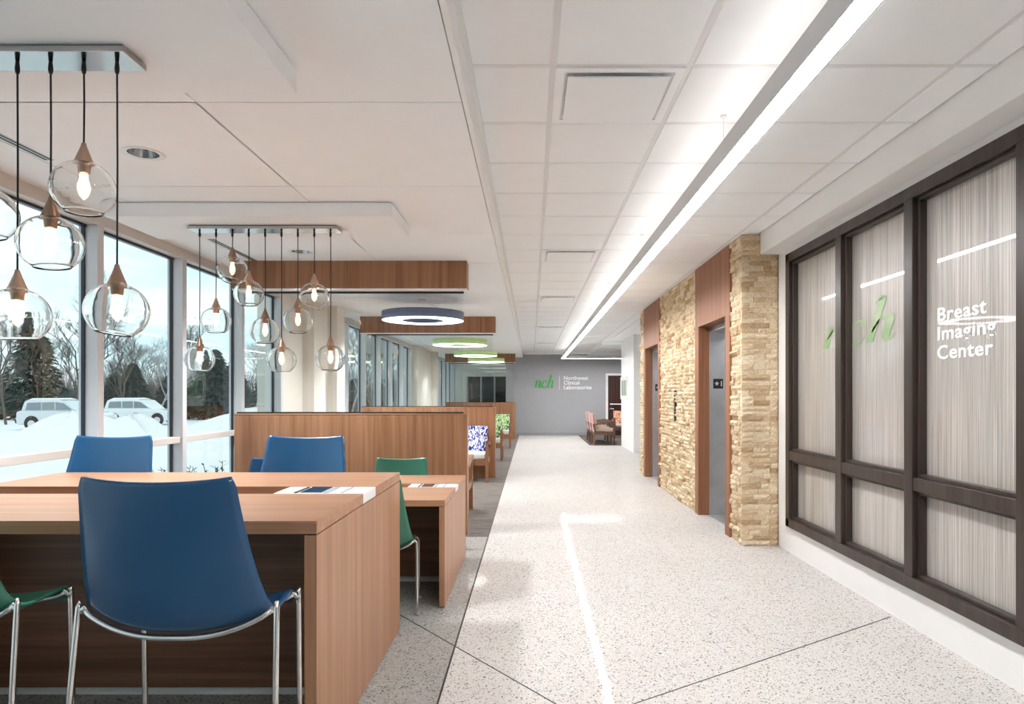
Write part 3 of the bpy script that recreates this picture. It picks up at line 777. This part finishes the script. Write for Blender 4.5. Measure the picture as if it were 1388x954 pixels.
# ------------------------------------------------------------------ tables
def table(name, label, x0, x1, y0, y1, H, gap, th, pt, strips):
    t = thing(name, label, 'table', ((x0+x1)/2, (y0+y1)/2, 0))
    cx, cy = (x0+x1)/2, (y0+y1)/2
    def B(nm, mat, a, b, c, d, e, f, parent=t, bv=0.0015):
        return MB().box(a-cx, b-cx, c-cy, d-cy, e, f).build(nm, mat, parent, bevel=bv)
    B('table_top', 'wood_h', x0, x1, y0, gap[0], H-th, H)
    B('table_top', 'wood_h', x0, x1, gap[1], y1, H-th, H)
    B('end_panel', 'wood_end', x1-pt, x1, y0, y1, 0.012, H-th-0.004)
    B('end_panel', 'wood_end', x0, x0+pt, y0, y1, 0.012, H-th-0.004)
    B('shadow_line', 'black', x1-pt+.006, x1-0.006, y0+.006, y1-.006, H-th-0.004, H-th, bv=0)
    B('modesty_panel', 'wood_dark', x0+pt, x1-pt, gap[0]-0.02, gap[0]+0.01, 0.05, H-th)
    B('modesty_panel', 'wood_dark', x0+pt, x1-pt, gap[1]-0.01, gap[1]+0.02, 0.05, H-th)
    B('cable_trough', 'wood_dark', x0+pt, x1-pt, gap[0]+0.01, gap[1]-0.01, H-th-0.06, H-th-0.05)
    B('lit_floor_strip', 'white_plastic', x0+pt, x1-pt, gap[0]+0.02, gap[1]-0.02, 0.0, 0.05)  # light on the floor under the modesty panels, drawn as a white strip
    for (fx, fy) in ((x1-pt/2, y0+0.05), (x1-pt/2, y1-0.05), (x0+pt/2, y0+0.05), (x0+pt/2, y1-0.05)):
        MB().tube([(fx-cx, fy-cy, 0), (fx-cx, fy-cy, 0.012)], 0.014, 10).build('glide', 'black', t)
    # power module at the corridor end of the trough
    L = strips
    pm = B('power_module', 'white_plastic', x1-L, x1, gap[0]+0.002, gap[1]-0.002, H-th, H-0.002)
    g0, g1 = gap; gw = g1-g0
    for k, (a, b, mt) in enumerate(((0.02, 0.20, 'white_plastic'), (0.22, 0.25, 'black'), (0.28, 0.52, 'mirror_steel'), (0.54, 0.60, 'grey_plastic'), (0.63, 0.72, 'white_plastic'), (0.735, 0.76, 'grey_plastic'), (0.78, 0.97, 'white_plastic'))):
        B('outlet', mt, x1-L+L*a, x1-L+L*b, g0+gw*.12, g1-gw*.12, H-0.002, H+0.0015, pm, 0)
    return t
table('counter_table', 'large counter-height wood work table with a trough down its middle', -2.75, -0.77, 2.384, 3.894, 0.93, (3.045, 3.29), 0.048, 0.045, 0.42)
table('work_desk', 'lower wood work desk between the counter table and the first booth', -2.75, -0.56, 4.30, 5.66, 0.702, (4.91, 5.11), 0.040, 0.036, 0.36)

# ------------------------------------------------------------------ shell chairs
def shell_mesh():
    # side profile (y forward, z up) from the back top down to the seat front; half width; dish depth
    prof = [(-0.250, 0.495, 0.230, 0.026), (-0.243, 0.42, 0.238, 0.036), (-0.231, 0.32, 0.250, 0.050), (-0.216, 0.22, 0.263, 0.064),
            (-0.198, 0.13, 0.276, 0.078), (-0.168, 0.055, 0.286, 0.085), (-0.110, 0.012, 0.288, 0.078), (-0.02, 0.0, 0.280, 0.060),
            (0.09, 0.010, 0.268, 0.045), (0.18, 0.022, 0.254, 0.032), (0.225, 0.012, 0.242, 0.020), (0.245, -0.012, 0.228, 0.010)]
    P = smooth_path([(0, p[0], p[1]) for p in prof], 4); Q = smooth_path([(p[2], p[3], 0) for p in prof], 4)
    n = len(P); nu = 24; vs = []; fs = []
    for i in range(n):
        d = (P[min(i+1, n-1)]-P[max(i-1, 0)]).normalized()
        nr = Vector((0, -d.z, d.y))
        if nr.y < 0 and nr.z < 0: nr = -nr
        if i < n*0.4 and nr.y < 0: nr = -nr
        if i > n*0.6 and nr.z < 0: nr = -nr
        hw, dp = Q[i].x, Q[i].y
        # rounded corners at the very top and front
        k = min(i, n-1-i); cut = 0.010*max(0, 1-k/2.0)
        for j in range(nu+1):
            u = -1+2*j/nu
            off = dp*abs(u)**2.4
            p = P[i]+nr*off
            lift = 0.012*u*u*max(0, 1-i/6.0)
            vs.append((u*(hw-cut*(1 if abs(u) > .9 else .8)), p.y, p.z+lift))
    for i in range(n-1):
        for j in range(nu):
            a = i*(nu+1)+j; fs.append((a, a+1, a+nu+2, a+nu+1))
    def under(y0):                       # underside curve of the seat at a given depth
        i = min(range(n//2, n), key=lambda q: abs(P[q].y-y0)); return [Vector(vs[i*(nu+1)+j]) for j in range(nu+1)]
    return vs, fs, under
SV, SF, UNDER = shell_mesh()
def chair(name, label, mat, x, y, rotz, base, group):
    t = thing(name, label, 'chair', (x, y, 0), rotz, group)
    me = bpy.data.meshes.new('shell'); me.from_pydata([(a, b, c+base) for a, b, c in SV], [], SF); me.update()
    bm = bmesh.new(); bm.from_mesh(me); bmesh.ops.recalc_face_normals(bm, faces=bm.faces[:]); bm.to_mesh(me); bm.free()
    for p in me.polygons: p.use_smooth = True
    me.materials.append(M[mat])
    o = put(me, 'shell', t); so = o.modifiers.new('thick', 'SOLIDIFY'); so.thickness = 0.011; so.offset = -1
    r = 0.0092
    sp = 0.05*base/0.4
    for (yy, back) in ((-0.125, -1), (0.18, 1)):
        U = UNDER(yy)
        bar = [Vector((u.x, u.y-(0.012*abs(u.x)/0.28 if back < 0 else 0), u.z+base-0.017)) for u in U]
        e = bar[-1]; yy = e.y; zt = e.z+0.010; hw = e.x
        bar = [Vector((-hw-0.008, yy, zt))]+bar[1:-1]+[Vector((hw+0.008, yy, zt))]
        MB().tube(bar, r, 10).build('seat_bar', 'chrome', t, smooth=True)
        for s in (-1, 1):
            f = sp if back < 0 else sp*0.3
            pts = [(s*(hw+0.000), yy, zt+0.001), (s*(hw+0.012), yy+back*0.001, zt-0.004), (s*(hw+0.019), yy+back*0.004, zt-0.016), (s*(hw+0.021), yy+back*0.008, zt-0.04), (s*(hw+(0.023+sp*0.2 if back < 0 else 0.021)), yy+back*f, 0.012)]
            lg = MB().tube(smooth_path(pts, 5), r, 10).build('leg', 'chrome', t, smooth=True)
            p = pts[-1]
            MB().tube([(p[0], p[1], 0), (p[0], p[1], 0.016)], 0.014, 10).build('glide', 'grey_plastic', lg)
    return t
G1, G2 = 'shell chairs at the counter table', 'shell chairs at the lower desk'
chair('shell_chair', 'large blue shell chair seen from behind at the counter table', 'shell_blue', -1.10, 2.17, 0, 0.632, G1)
chair('shell_chair', 'dark green shell chair at the counter table, only its seat edge in view', 'shell_green', -1.93, 2.20, 0, 0.632, G1)
chair('shell_chair', 'blue shell chair across the counter table, against the window', 'shell_blue', -2.50, 3.76, PI, 0.632, G1)
chair('shell_chair', 'blue shell chair across the counter table, in front of the wood partition', 'shell_blue', -1.35, 3.76, PI, 0.632, G1)
chair('shell_chair', 'green shell chair on thin chrome legs at the near side of the lower desk', 'shell_green', -1.04, 4.34, 0, 0.37, G2)
chair('shell_chair', 'green shell chair behind the lower desk, its back against the first partition', 'shell_green', -1.17, 5.78, PI, 0.31, G2)
chair('shell_chair', 'blue shell chair peeking out behind the lower desk', 'shell_blue', -2.30, 5.78, PI, 0.31, G2)

# ------------------------------------------------------------------ lounge armchairs
def armchair(label, x, y, rotz, fab, seat, wd='wood_chair', backmat=None, group='wood-framed lounge armchairs'):
    t = thing('lounge_armchair', label, 'armchair', (x, y, 0.006), rotz, group)
    W = 0.30
    for s in (-1, 1):
        MB().prism([(0.25, 0), (0.295, 0), (0.30, 0.62), (0.25, 0.62)], s*W-0.022, s*W+0.022, 0).build('leg', wd, t, bevel=0.003)
        MB().prism([(-0.30, 0), (-0.255, 0), (-0.22, 0.40), (-0.26, 0.56), (-0.31, 0.56), (-0.27, 0.40)], s*W-0.022, s*W+0.022, 0).build('leg', wd, t, bevel=0.003)
        MB().prism([(-0.31, 0.54), (0.30, 0.62), (0.31, 0.66), (-0.31, 0.58)], s*W-0.028, s*W+0.028, 0).build('arm', wd, t, bevel=0.004)
        MB().box(s*W-0.014, s*W+0.014, -0.25, 0.26, 0.28, 0.36).build('side_rail', wd, t)
    MB().box(-W, W, 0.262, 0.288, 0.27, 0.36).build('front_rail', wd, t)
    MB().box(-W, W, -0.27, -0.245, 0.28, 0.36).build('rear_rail', wd, t)
    MB().box(-W+0.025, W-0.025, -0.24, 0.30, 0.36, 0.46).build('seat_cushion', seat, t, bevel=0.03, seg=3)
    MB().prism([(-0.235, 0.44), (-0.16, 0.44), (-0.235, 0.87), (-0.305, 0.87)], -W+0.025, W-0.025, 0).build('back_cushion', fab, t, bevel=0.02, seg=3)
    if backmat:
        MB().prism([(-0.262, 0.30), (-0.243, 0.30), (-0.312, 0.88), (-0.332, 0.88)], -W+0.02, W-0.02, 0).build('back_panel', backmat, t, bevel=0.004)
    return t
armchair('blue and white patterned armchair in front of the second partition', -1.00, 10.78, PI, 'fabric_blue', 'cushion_grey')
armchair('wood-framed armchair whose arm shows past the first partition', -1.03, 7.78, 0, 'fabric_blue', 'cushion_grey')
armchair('green patterned armchair nearer of the two, beyond the second partition', -0.93, 14.30, PI, 'fabric_green', 'cushion_grey')
armchair('green patterned armchair farther of the two, towards the last partition', -0.86, 17.60, PI, 'fabric_green', 'cushion_grey')
for i, (yy, lab) in enumerate(((18.75, 'pink-backed brown armchair nearest in the row by the grey wall'), (19.55, 'pink-backed brown armchair, middle of the row by the grey wall'), (20.35, 'pink-backed brown armchair, last of the row by the grey wall'))):
    armchair(lab, 2.02, yy, -PI/2, 'cushion_brown', 'cushion_brown', 'wood_brown', 'back_pink', 'pink-backed armchairs in the waiting area')
armchair('orange patterned armchair beside the white stub wall', 2.98, 21.6, PI, 'fabric_orange', 'cushion_grey', 'wood_brown', None, 'waiting area chairs')

# ------------------------------------------------------------------ pendants
def globe_profile(R):
    out = []; th0 = 0.30
    for k in range(0, 25):                      # from the neck down to the cut bottom
        a = th0+(2.52-th0)*k/24
        out.append((R*math.sin(a)*1.02, R*math.cos(a)*0.97))
    inner = [(max(0.0005, r-0.0035), z-0.001 if i < 4 else z) for i, (r, z) in enumerate(out)]
    b = out[-1]
    return out + [(b[0]-0.002, b[1]-0.004)] + inner[::-1] + [out[0]]
GR = 0.102
_gm = MB().lathe(globe_profile(GR), 40).mesh('globe', True); _gm.materials.append(M['globe_glass'])
_cap = MB().lathe([(0.0, 0.073), (0.007, 0.073), (0.010, 0.060), (0.028, 0.012), (0.031, 0.006), (0.031, -0.004), (0.022, -0.008), (0.019, -0.034), (0.0, -0.034)], 24)
_capm = {}
for nm in ('bronze', 'copper'):
    me = _cap.mesh('socket_cap', True); me.materials.append(M[nm]); _capm[nm] = me
_bm = MB().lathe([(0.0, 0.0), (0.013, -0.002), (0.014, -0.018), (0.021, -0.045), (0.021, -0.060), (0.014, -0.082), (0.003, -0.094), (0.0, -0.095)], 20).mesh('bulb', True); _bm.materials.append(M['bulb_glass'])
_fil = MB()
for k in range(4):
    a = k*PI/2; _fil.tube([(0.006*math.cos(a), 0.006*math.sin(a), -0.02), (0.009*math.cos(a), 0.009*math.sin(a), -0.068)], 0.0016, 5)
_film = _fil.mesh('filament'); _film.materials.append(M['filament'])
_grip = MB().lathe([(0.0, 0.0), (0.006, 0.0), (0.007, -0.012), (0.0085, -0.028), (0.006, -0.042), (0.0, -0.042)], 14).mesh('cord_grip', True); _grip.materials.append(M['cord_black'])
ORD = ['first', 'second', 'third', 'fourth', 'fifth', 'sixth', 'seventh', 'eighth', 'ninth']
def pendants(yc, ya, yb, xr, drops, where, tilts):
    zt = 2.597
    cn = thing('pendant_canopy', 'long polished metal ceiling plate of the %s pendant cluster' % where, 'light canopy', (xr-0.535, yc, zt))
    MB().box(-0.535, 0.535, ya-yc, yb-yc, -0.028, -0.006).build('plate', 'mirror_steel', cn, bevel=0.0015)
    MB().box(-0.525, 0.525, ya-yc+.01, yb-yc-.01, -0.006, 0).build('mount', 'black', cn)
    for i, (zc, note) in enumerate(drops):
        x = xr-0.065-0.1183*(8-i)
        zb = zt-0.028
        t = thing('pendant_light', '%s glass globe pendant of the %s cluster, counted from the window%s' % (ORD[i], where, note), 'pendant light', (x, yc, zb), group='glass globe pendants of the %s cluster' % where)
        top = zc+GR*0.90
        put(_grip, 'cord_grip', t)
        MB().tube([(0, 0, -0.02), (0.0015, 0, (top+0.07-zb)*0.5), (0, 0, top+0.07-zb)], 0.0032, 8).build('cord', 'cord_black', t)
        put(_capm['copper' if i % 2 else 'bronze'], 'socket_cap', t, (0, 0, top-zb))
        tl = tilts[i % len(tilts)]
        g = put(_gm, 'globe', t, (0, 0, zc-zb), (tl[0], tl[1], i*0.9))
        b = put(_bm, 'bulb', t, (0, 0, top-zb-0.034)); put(_film, 'filament', b)
z2 = lambda py: EYE+(536-py)*4.80/900
drops2 = [(z2(487), ''), (z2(435), ''), (z2(366), ', hanging highest'), (z2(398), ''), (z2(449), ''), (z2(488), ''), (z2(435), ''), (z2(402), ''), (z2(486), '')]
pendants(4.80, 4.73, 4.87, -1.385, drops2, 'far', [(0, 0.05), (0.0, -0.06), (0.1, 0.25), (0, 0.05), (0.05, 0.0)])
z1 = lambda py: EYE+(536-py)*2.36/900
drops1 = [(z1(330), ''), (z1(440), ''), (z1(270), ''), (z1(400), ''), (z1(290), ''), (z1(428), ', half cut off'), (z1(330), ''), (z1(256), ''), (z1(421), '')]
pendants(2.365, 2.295, 2.435, -1.41, drops1, 'near', [(0, 0.08), (0.06, -0.05), (0.0, 0.0), (0.05, 0.14), (0, 0.1)])

# ------------------------------------------------------------------ outdoors
GZ = -0.55
gm = MB(); rr = random.Random(3)
gm.box(-120, -3.47, -40, 140, GZ-0.3, GZ)
go = gm.build('ground', 'snow'); tag(go, 'flat snow covered ground outside the windows', 'ground', kind='structure')
def mound(x, y, rx, ry, h, label, seed):
    rnd = random.Random(seed); n, k = 36, 12; vs = []; fs = []
    ph = [rnd.uniform(0, 6.28) for _ in range(6)]
    for i in range(k+1):
        r = i/k
        for j in range(n):
            a = 2*PI*j/n
            rad = r*(1+0.12*math.sin(3*a+ph[0])+0.08*math.sin(5*a+ph[1]))
            z = h*((1-min(1, r)**2)**1.4)*(1+0.22*math.sin(4*a+ph[2]+3*r)+0.14*math.sin(7*a+5*r+ph[3])) if i < k else -0.05
            vs.append((rx*rad*math.cos(a), ry*rad*math.sin(a), z))
    for i in range(k):
        for j in range(n):
            fs.append((i*n+j, i*n+(j+1) % n, (i+1)*n+(j+1) % n, (i+1)*n+j))
    o = MB().add(vs, fs).build('snow_bank', 'snow', None, (x, y, GZ), smooth=True)
    tag(o, label, 'snow bank', 'ploughed snow banks')
mound(-19.6, 28.3, 3.0, 1.8, 1.0, 'ploughed snow bank in front of the silver parked car', 1)
mound(-15.6, 26.0, 2.4, 1.6, 0.95, 'ploughed snow bank in front of the white parked car', 2)
mound(-11.6, 27.5, 1.9, 1.5, 0.7, 'lower ploughed snow bank behind the third window bay', 3)
mound(-17.5, 43.0, 5.0, 2.0, 0.9, 'long low snow bank along the tree line', 4)

def car(label, x, y, rot, mat, snow):
    t = thing('parked_car', label, 'car', (x, y, GZ), rot)
    # side profile in x (length) and z, rear at -x
    body = [(-2.30, 0.42), (-2.32, 0.62), (-2.28, 1.02), (-2.10, 1.08), (0.95, 1.06), (1.95, 0.96), (2.28, 0.80), (2.34, 0.45), (2.2, 0.30), (-2.2, 0.30)]
    MB().prism(body, -0.90, 0.90, 1).build('body', mat, t, bevel=0.06, seg=3)
    cab = [(-2.12, 1.05), (-1.92, 1.60), (-1.70, 1.70), (-0.1, 1.72), (0.35, 1.62), (1.05, 1.05)]
    MB().prism(cab, -0.78, 0.78, 1).build('cabin', mat, t, bevel=0.05, seg=3)
    for s in (-1, 1):
        for poly in ([(-1.85, 1.12), (-1.74, 1.52), (-0.98, 1.55), (-0.98, 1.12)], [(-0.92, 1.12), (-0.92, 1.55), (-0.22, 1.56), (-0.22, 1.12)], [(-0.16, 1.12), (-0.16, 1.56), (0.28, 1.50), (0.80, 1.12)]):
            MB().prism(poly, s*0.775, s*0.792, 1).build('side_window', 'car_glass', t)
        for wx in (-1.42, 1.42):
            wl = MB().tube([(wx, s*0.74, 0.34), (wx, s*0.92, 0.34)], 0.34, 24).build('wheel', 'rubber', t)
            MB().tube([(wx, s*0.915, 0.34), (wx, s*0.93, 0.34)], 0.21, 18).build('hub', 'aluminium', wl)
            MB().tube([(wx, s*0.895, 0.38), (wx, s*0.908, 0.38)], 0.42, 24).build('wheel_arch', 'rubber', t)
        MB().box(-2.31, -2.22, s*0.62-0.14, s*0.62+0.14, 0.78, 1.02).build('tail_lamp', 'red_paint', t)
        MB().box(2.18, 2.30, s*0.62-0.15, s*0.62+0.15, 0.68, 0.84).build('head_lamp', 'white_plastic', t)
    MB().box(-2.40, -2.2, -0.86, 0.86, 0.38, 0.58).build('bumper', 'rubber', t, bevel=0.03)
    MB().prism([(-1.75, 1.69), (-1.5, 1.78), (-0.3, 1.79), (0.1, 1.70)], -0.72, 0.72, 1).build('roof_snow', 'snow', t, bevel=0.03)
car('silver parked car half hidden by a snow bank outside the window', -26.5, 38.0, 0, 'car_silver', 1)
car('white parked car buried behind a snow bank, beside the silver car', -25.7, 44.0, 0.0, 'car_white', 1)
mk = thing('marker_post', 'thin red roadside marker post standing in the snow', 'post', (-14.6, 27.0, GZ))
MB().tube([(0, 0, 0), (0, 0, 1.15)], 0.03, 8).build('pole', 'grey_plastic', mk); MB().box(-0.12, 0.12, -0.02, 0.02, 0.8, 1.2).build('plate', 'red_paint', mk)

def tree_mesh(seed, H, depth=5, spread=0.55, frost=False):
    rnd = random.Random(seed); m = MB()
    def br(p, d, L, r, lev):
        n = 3 if lev < 4 else 2; pts = [p]; rs = [r]; q = p; dd = d
        for i in range(n):
            dd = (dd+Vector((rnd.uniform(-.16, .16), rnd.uniform(-.16, .16), rnd.uniform(-.05, .12)))).normalized()
            q = q+dd*L/n; pts.append(q); rs.append(r*(1-0.45*(i+1)/n))
        m.tube(pts, rs, 5 if lev < 2 else 3, False)
        if lev >= depth: return
        k = rnd.randint(3, 4) if lev else 6
        for i in range(k):
            f = rnd.uniform(0.35, 1.0) if lev else rnd.uniform(0.3, 1.0)
            s = min(n-1, int(f*n)); bp = pts[s].lerp(pts[s+1], f*n-s) if f < 1 else pts[-1]
            a = rnd.uniform(0, 2*PI); tlt = rnd.uniform(0.6, 1.2)*spread
            side = Vector((math.cos(a), math.sin(a), 0.15))
            nd = (dd*(1-tlt*0.5)+side*tlt+Vector((0, 0, 0.12))).normalized()
            br(bp, nd, L*rnd.uniform(0.5, 0.72), r*0.58, lev+1)
    br(Vector((0, 0, 0)), Vector((0, 0, 1)), H*0.52, H*0.0125, 0)
    return m
tm = []
for i, (H, mt, sp) in enumerate(((11, 'bark', 0.6), (9, 'twig', 0.55), (8, 'twig_frost', 0.7), (10, 'twig', 0.5))):
    me = tree_mesh(20+i, H, 6, sp).mesh('bare_tree'); me.materials.append(M[mt]); tm.append(me)
def conifer_mesh(seed, H, R):
    rnd = random.Random(seed); m = MB()
    n = 1500
    for i in range(n):
        f = rnd.random()**0.75; z = 0.04*H+f*H*0.96; rad = R*(1-f)**0.85*rnd.uniform(0.25, 1.05)+0.05
        a = rnd.uniform(0, 2*PI); c = Vector((rad*math.cos(a), rad*math.sin(a), z-rad*0.25))
        L = rnd.uniform(0.22, 0.5); wv = L*0.45
        d = Vector((math.cos(a), math.sin(a), -0.35)).normalized(); s = Vector((-math.sin(a), math.cos(a), rnd.uniform(-.5, .5)))*wv
        m.add([c-d*L*0.6, c+s, c+d*L, c-s, c+Vector((0, 0, 0.10))], [(0, 1, 4), (1, 2, 4), (2, 3, 4), (3, 0, 4)])
    return m
cmn = []
for i, (H, R) in enumerate(((5.2, 2.3), (7.5, 2.6), (4.2, 2.0))):
    cm_ = conifer_mesh(50+i, H, R).mesh('needle_crown'); cm_.materials.append(M['needles']); cmn.append((cm_, H))
def conifer(x, y, k, sc, rz, label):
    t = thing('evergreen_tree', label, 'tree', (x, y, GZ), rz, 'evergreens outside the window wall')
    put(cmn[k][0], 'needle_crown', t, scale=(sc, sc, sc))
    MB().tube([(0, 0, 0), (0, 0, cmn[k][1]*sc*0.9)], [0.12*sc, 0.02], 8).build('trunk', 'bark', t)
def bare(x, y, k, sc, rz, label):
    o = put(tm[k], 'bare_tree', None, (x, y, GZ), (0, 0, rz), (sc, sc, sc)); tag(o, label, 'tree', 'bare winter trees outside the window wall')
def PX(px, Y): return (px-720)*Y/900
bare(PX(100, 48), 48, 0, 0.88, 0.4, 'tall dark bare tree rising behind the silver parked car')
bare(PX(55, 53), 53, 1, 0.8, 1.4, 'bare brown tree behind the rear of the silver parked car')
bare(PX(8, 44), 44, 3, 0.7, 2.0, 'bare brown tree at the outer edge of the first window bay')
bare(PX(165, 52), 52, 1, 0.80, 3.0, 'bare twiggy tree rising straight above the white parked car')
bare(PX(215, 50), 50, 2, 0.80, 0.9, 'frosted bare tree beside the second window mullion')
bare(PX(190, 56), 56, 2, 0.95, 2.9, 'frosted bare tree between the small evergreens')
bare(PX(240, 54), 54, 3, 0.75, 0.2, 'bare brown tree behind the second window mullion')
bare(PX(345, 50), 50, 2, 0.85, 1.9, 'frosted bare tree seen behind the far pendant cluster')
bare(PX(265, 58), 58, 2, 0.7, 4.0, 'low frosted bare tree next to the tall evergreen')
bare(PX(475, 50), 50, 2, 0.95, 1.0, 'frosted bare tree at the start of the second window wall')
bare(PX(505, 55), 55, 3, 1.0, 2.2, 'bare brown tree in the middle of the second window wall')
bare(PX(535, 52), 52, 2, 1.0, 5.0, 'frosted bare tree at the end of the second window wall')
bare(PX(605, 70), 70, 2, 1.2, 2.5, 'frosted bare tree seen through the last window wall')
conifer(PX(45, 54), 54, 1, 1.15, 0.1, 'tall evergreen in the first window bay behind the bare trees')
conifer(PX(155, 56), 56, 2, 0.9, 1.0, 'small round evergreen at the second window bay near the mullion')
conifer(PX(180, 55), 55, 0, 0.88, 2.0, 'dark evergreen in the middle of the second window bay')
conifer(PX(228, 57), 57, 2, 0.85, 0.7, 'small evergreen at the far side of the second window bay')
conifer(PX(292, 54), 54, 0, 1.08, 0.5, 'broad dark evergreen behind the third window bay')
conifer(PX(268, 58), 58, 2, 1.0, 1.9, 'smaller evergreen leaning on the broad dark evergreen')
conifer(PX(318, 56), 56, 0, 0.95, 2.9, 'dark evergreen behind the mullion of the third window bay')
conifer(PX(365, 55), 55, 0, 0.9, 3.4, 'dark evergreen behind the last narrow bay before the cream pier')
conifer(PX(480, 58), 58, 2, 0.8, 4.4, 'evergreen at the start of the second window wall')
conifer(PX(515, 57), 57, 2, 0.85, 5.4, 'evergreen in the middle of the second window wall')
conifer(PX(548, 56), 56, 2, 0.8, 0.9, 'evergreen at the end of the second window wall')
br_ = MB(); rb = random.Random(11)
for i in range(9000):
    x = rb.uniform(-58, -10); y = 63+rb.uniform(-3, 5); h = rb.uniform(2.0, 4.8)
    d = Vector((rb.uniform(-.35, .35), rb.uniform(-.35, .35), 1))*h
    a = Vector((x, y, GZ)); s = Vector((0.022, 0, 0))
    br_.add([a-s, a+s, a+d+s*0.3, a+d-s*0.3, a+Vector((0, 0.03, 0))], [(0, 1, 2, 3), (0, 3, 4), (1, 4, 2)])
bo = br_.build('undergrowth', 'twig'); tag(bo, 'brown leafless brush along the tree line', 'brush', kind='stuff')
def shrub(x, y, h, seed, label):
    rnd = random.Random(seed); t = thing('shrub', label, 'shrub', (x, y, GZ), 0, 'shrubs under the windows')
    st = MB(); lv = MB()
    for i in range(16):
        a = rnd.uniform(0, 2*PI); tp = Vector((math.cos(a)*rnd.uniform(.05, .42), math.sin(a)*rnd.uniform(.05, .42), h*rnd.uniform(0.65, 1.0)))
        st.tube([(0, 0, 0), tp*0.5+Vector((0, 0, 0.05)), tp], [0.012, 0.008, 0.004], 4, False)
        for k in range(26):
            f = rnd.uniform(0.3, 1.0); p = tp*f; b = rnd.uniform(0, 2*PI); L = rnd.uniform(0.05, 0.10)
            d = Vector((math.cos(b), math.sin(b), rnd.uniform(0.1, 0.9))).normalized()*L; s = d.cross(Vector((0, 0, 1)))*0.22
            lv.add([p, p+d*.5+s, p+d, p+d*.5-s], [(0, 1, 2, 3)])
    st.build('stems', 'twig', t); lv.build('foliage', 'shrub_leaf', t)
shrub(-4.05, 7.55, 1.05, 1, 'low dark shrub outside the glass before the second mullion')
shrub(-3.95, 8.45, 1.15, 2, 'dark shrub outside the glass, tallest of those by the partition')
shrub(-4.75, 8.95, 1.0, 3, 'low dark shrub outside the glass beside the tallest shrub')
shrub(-3.95, 9.35, 1.0, 4, 'low shrub outside the glass, touching the edge of the first partition')
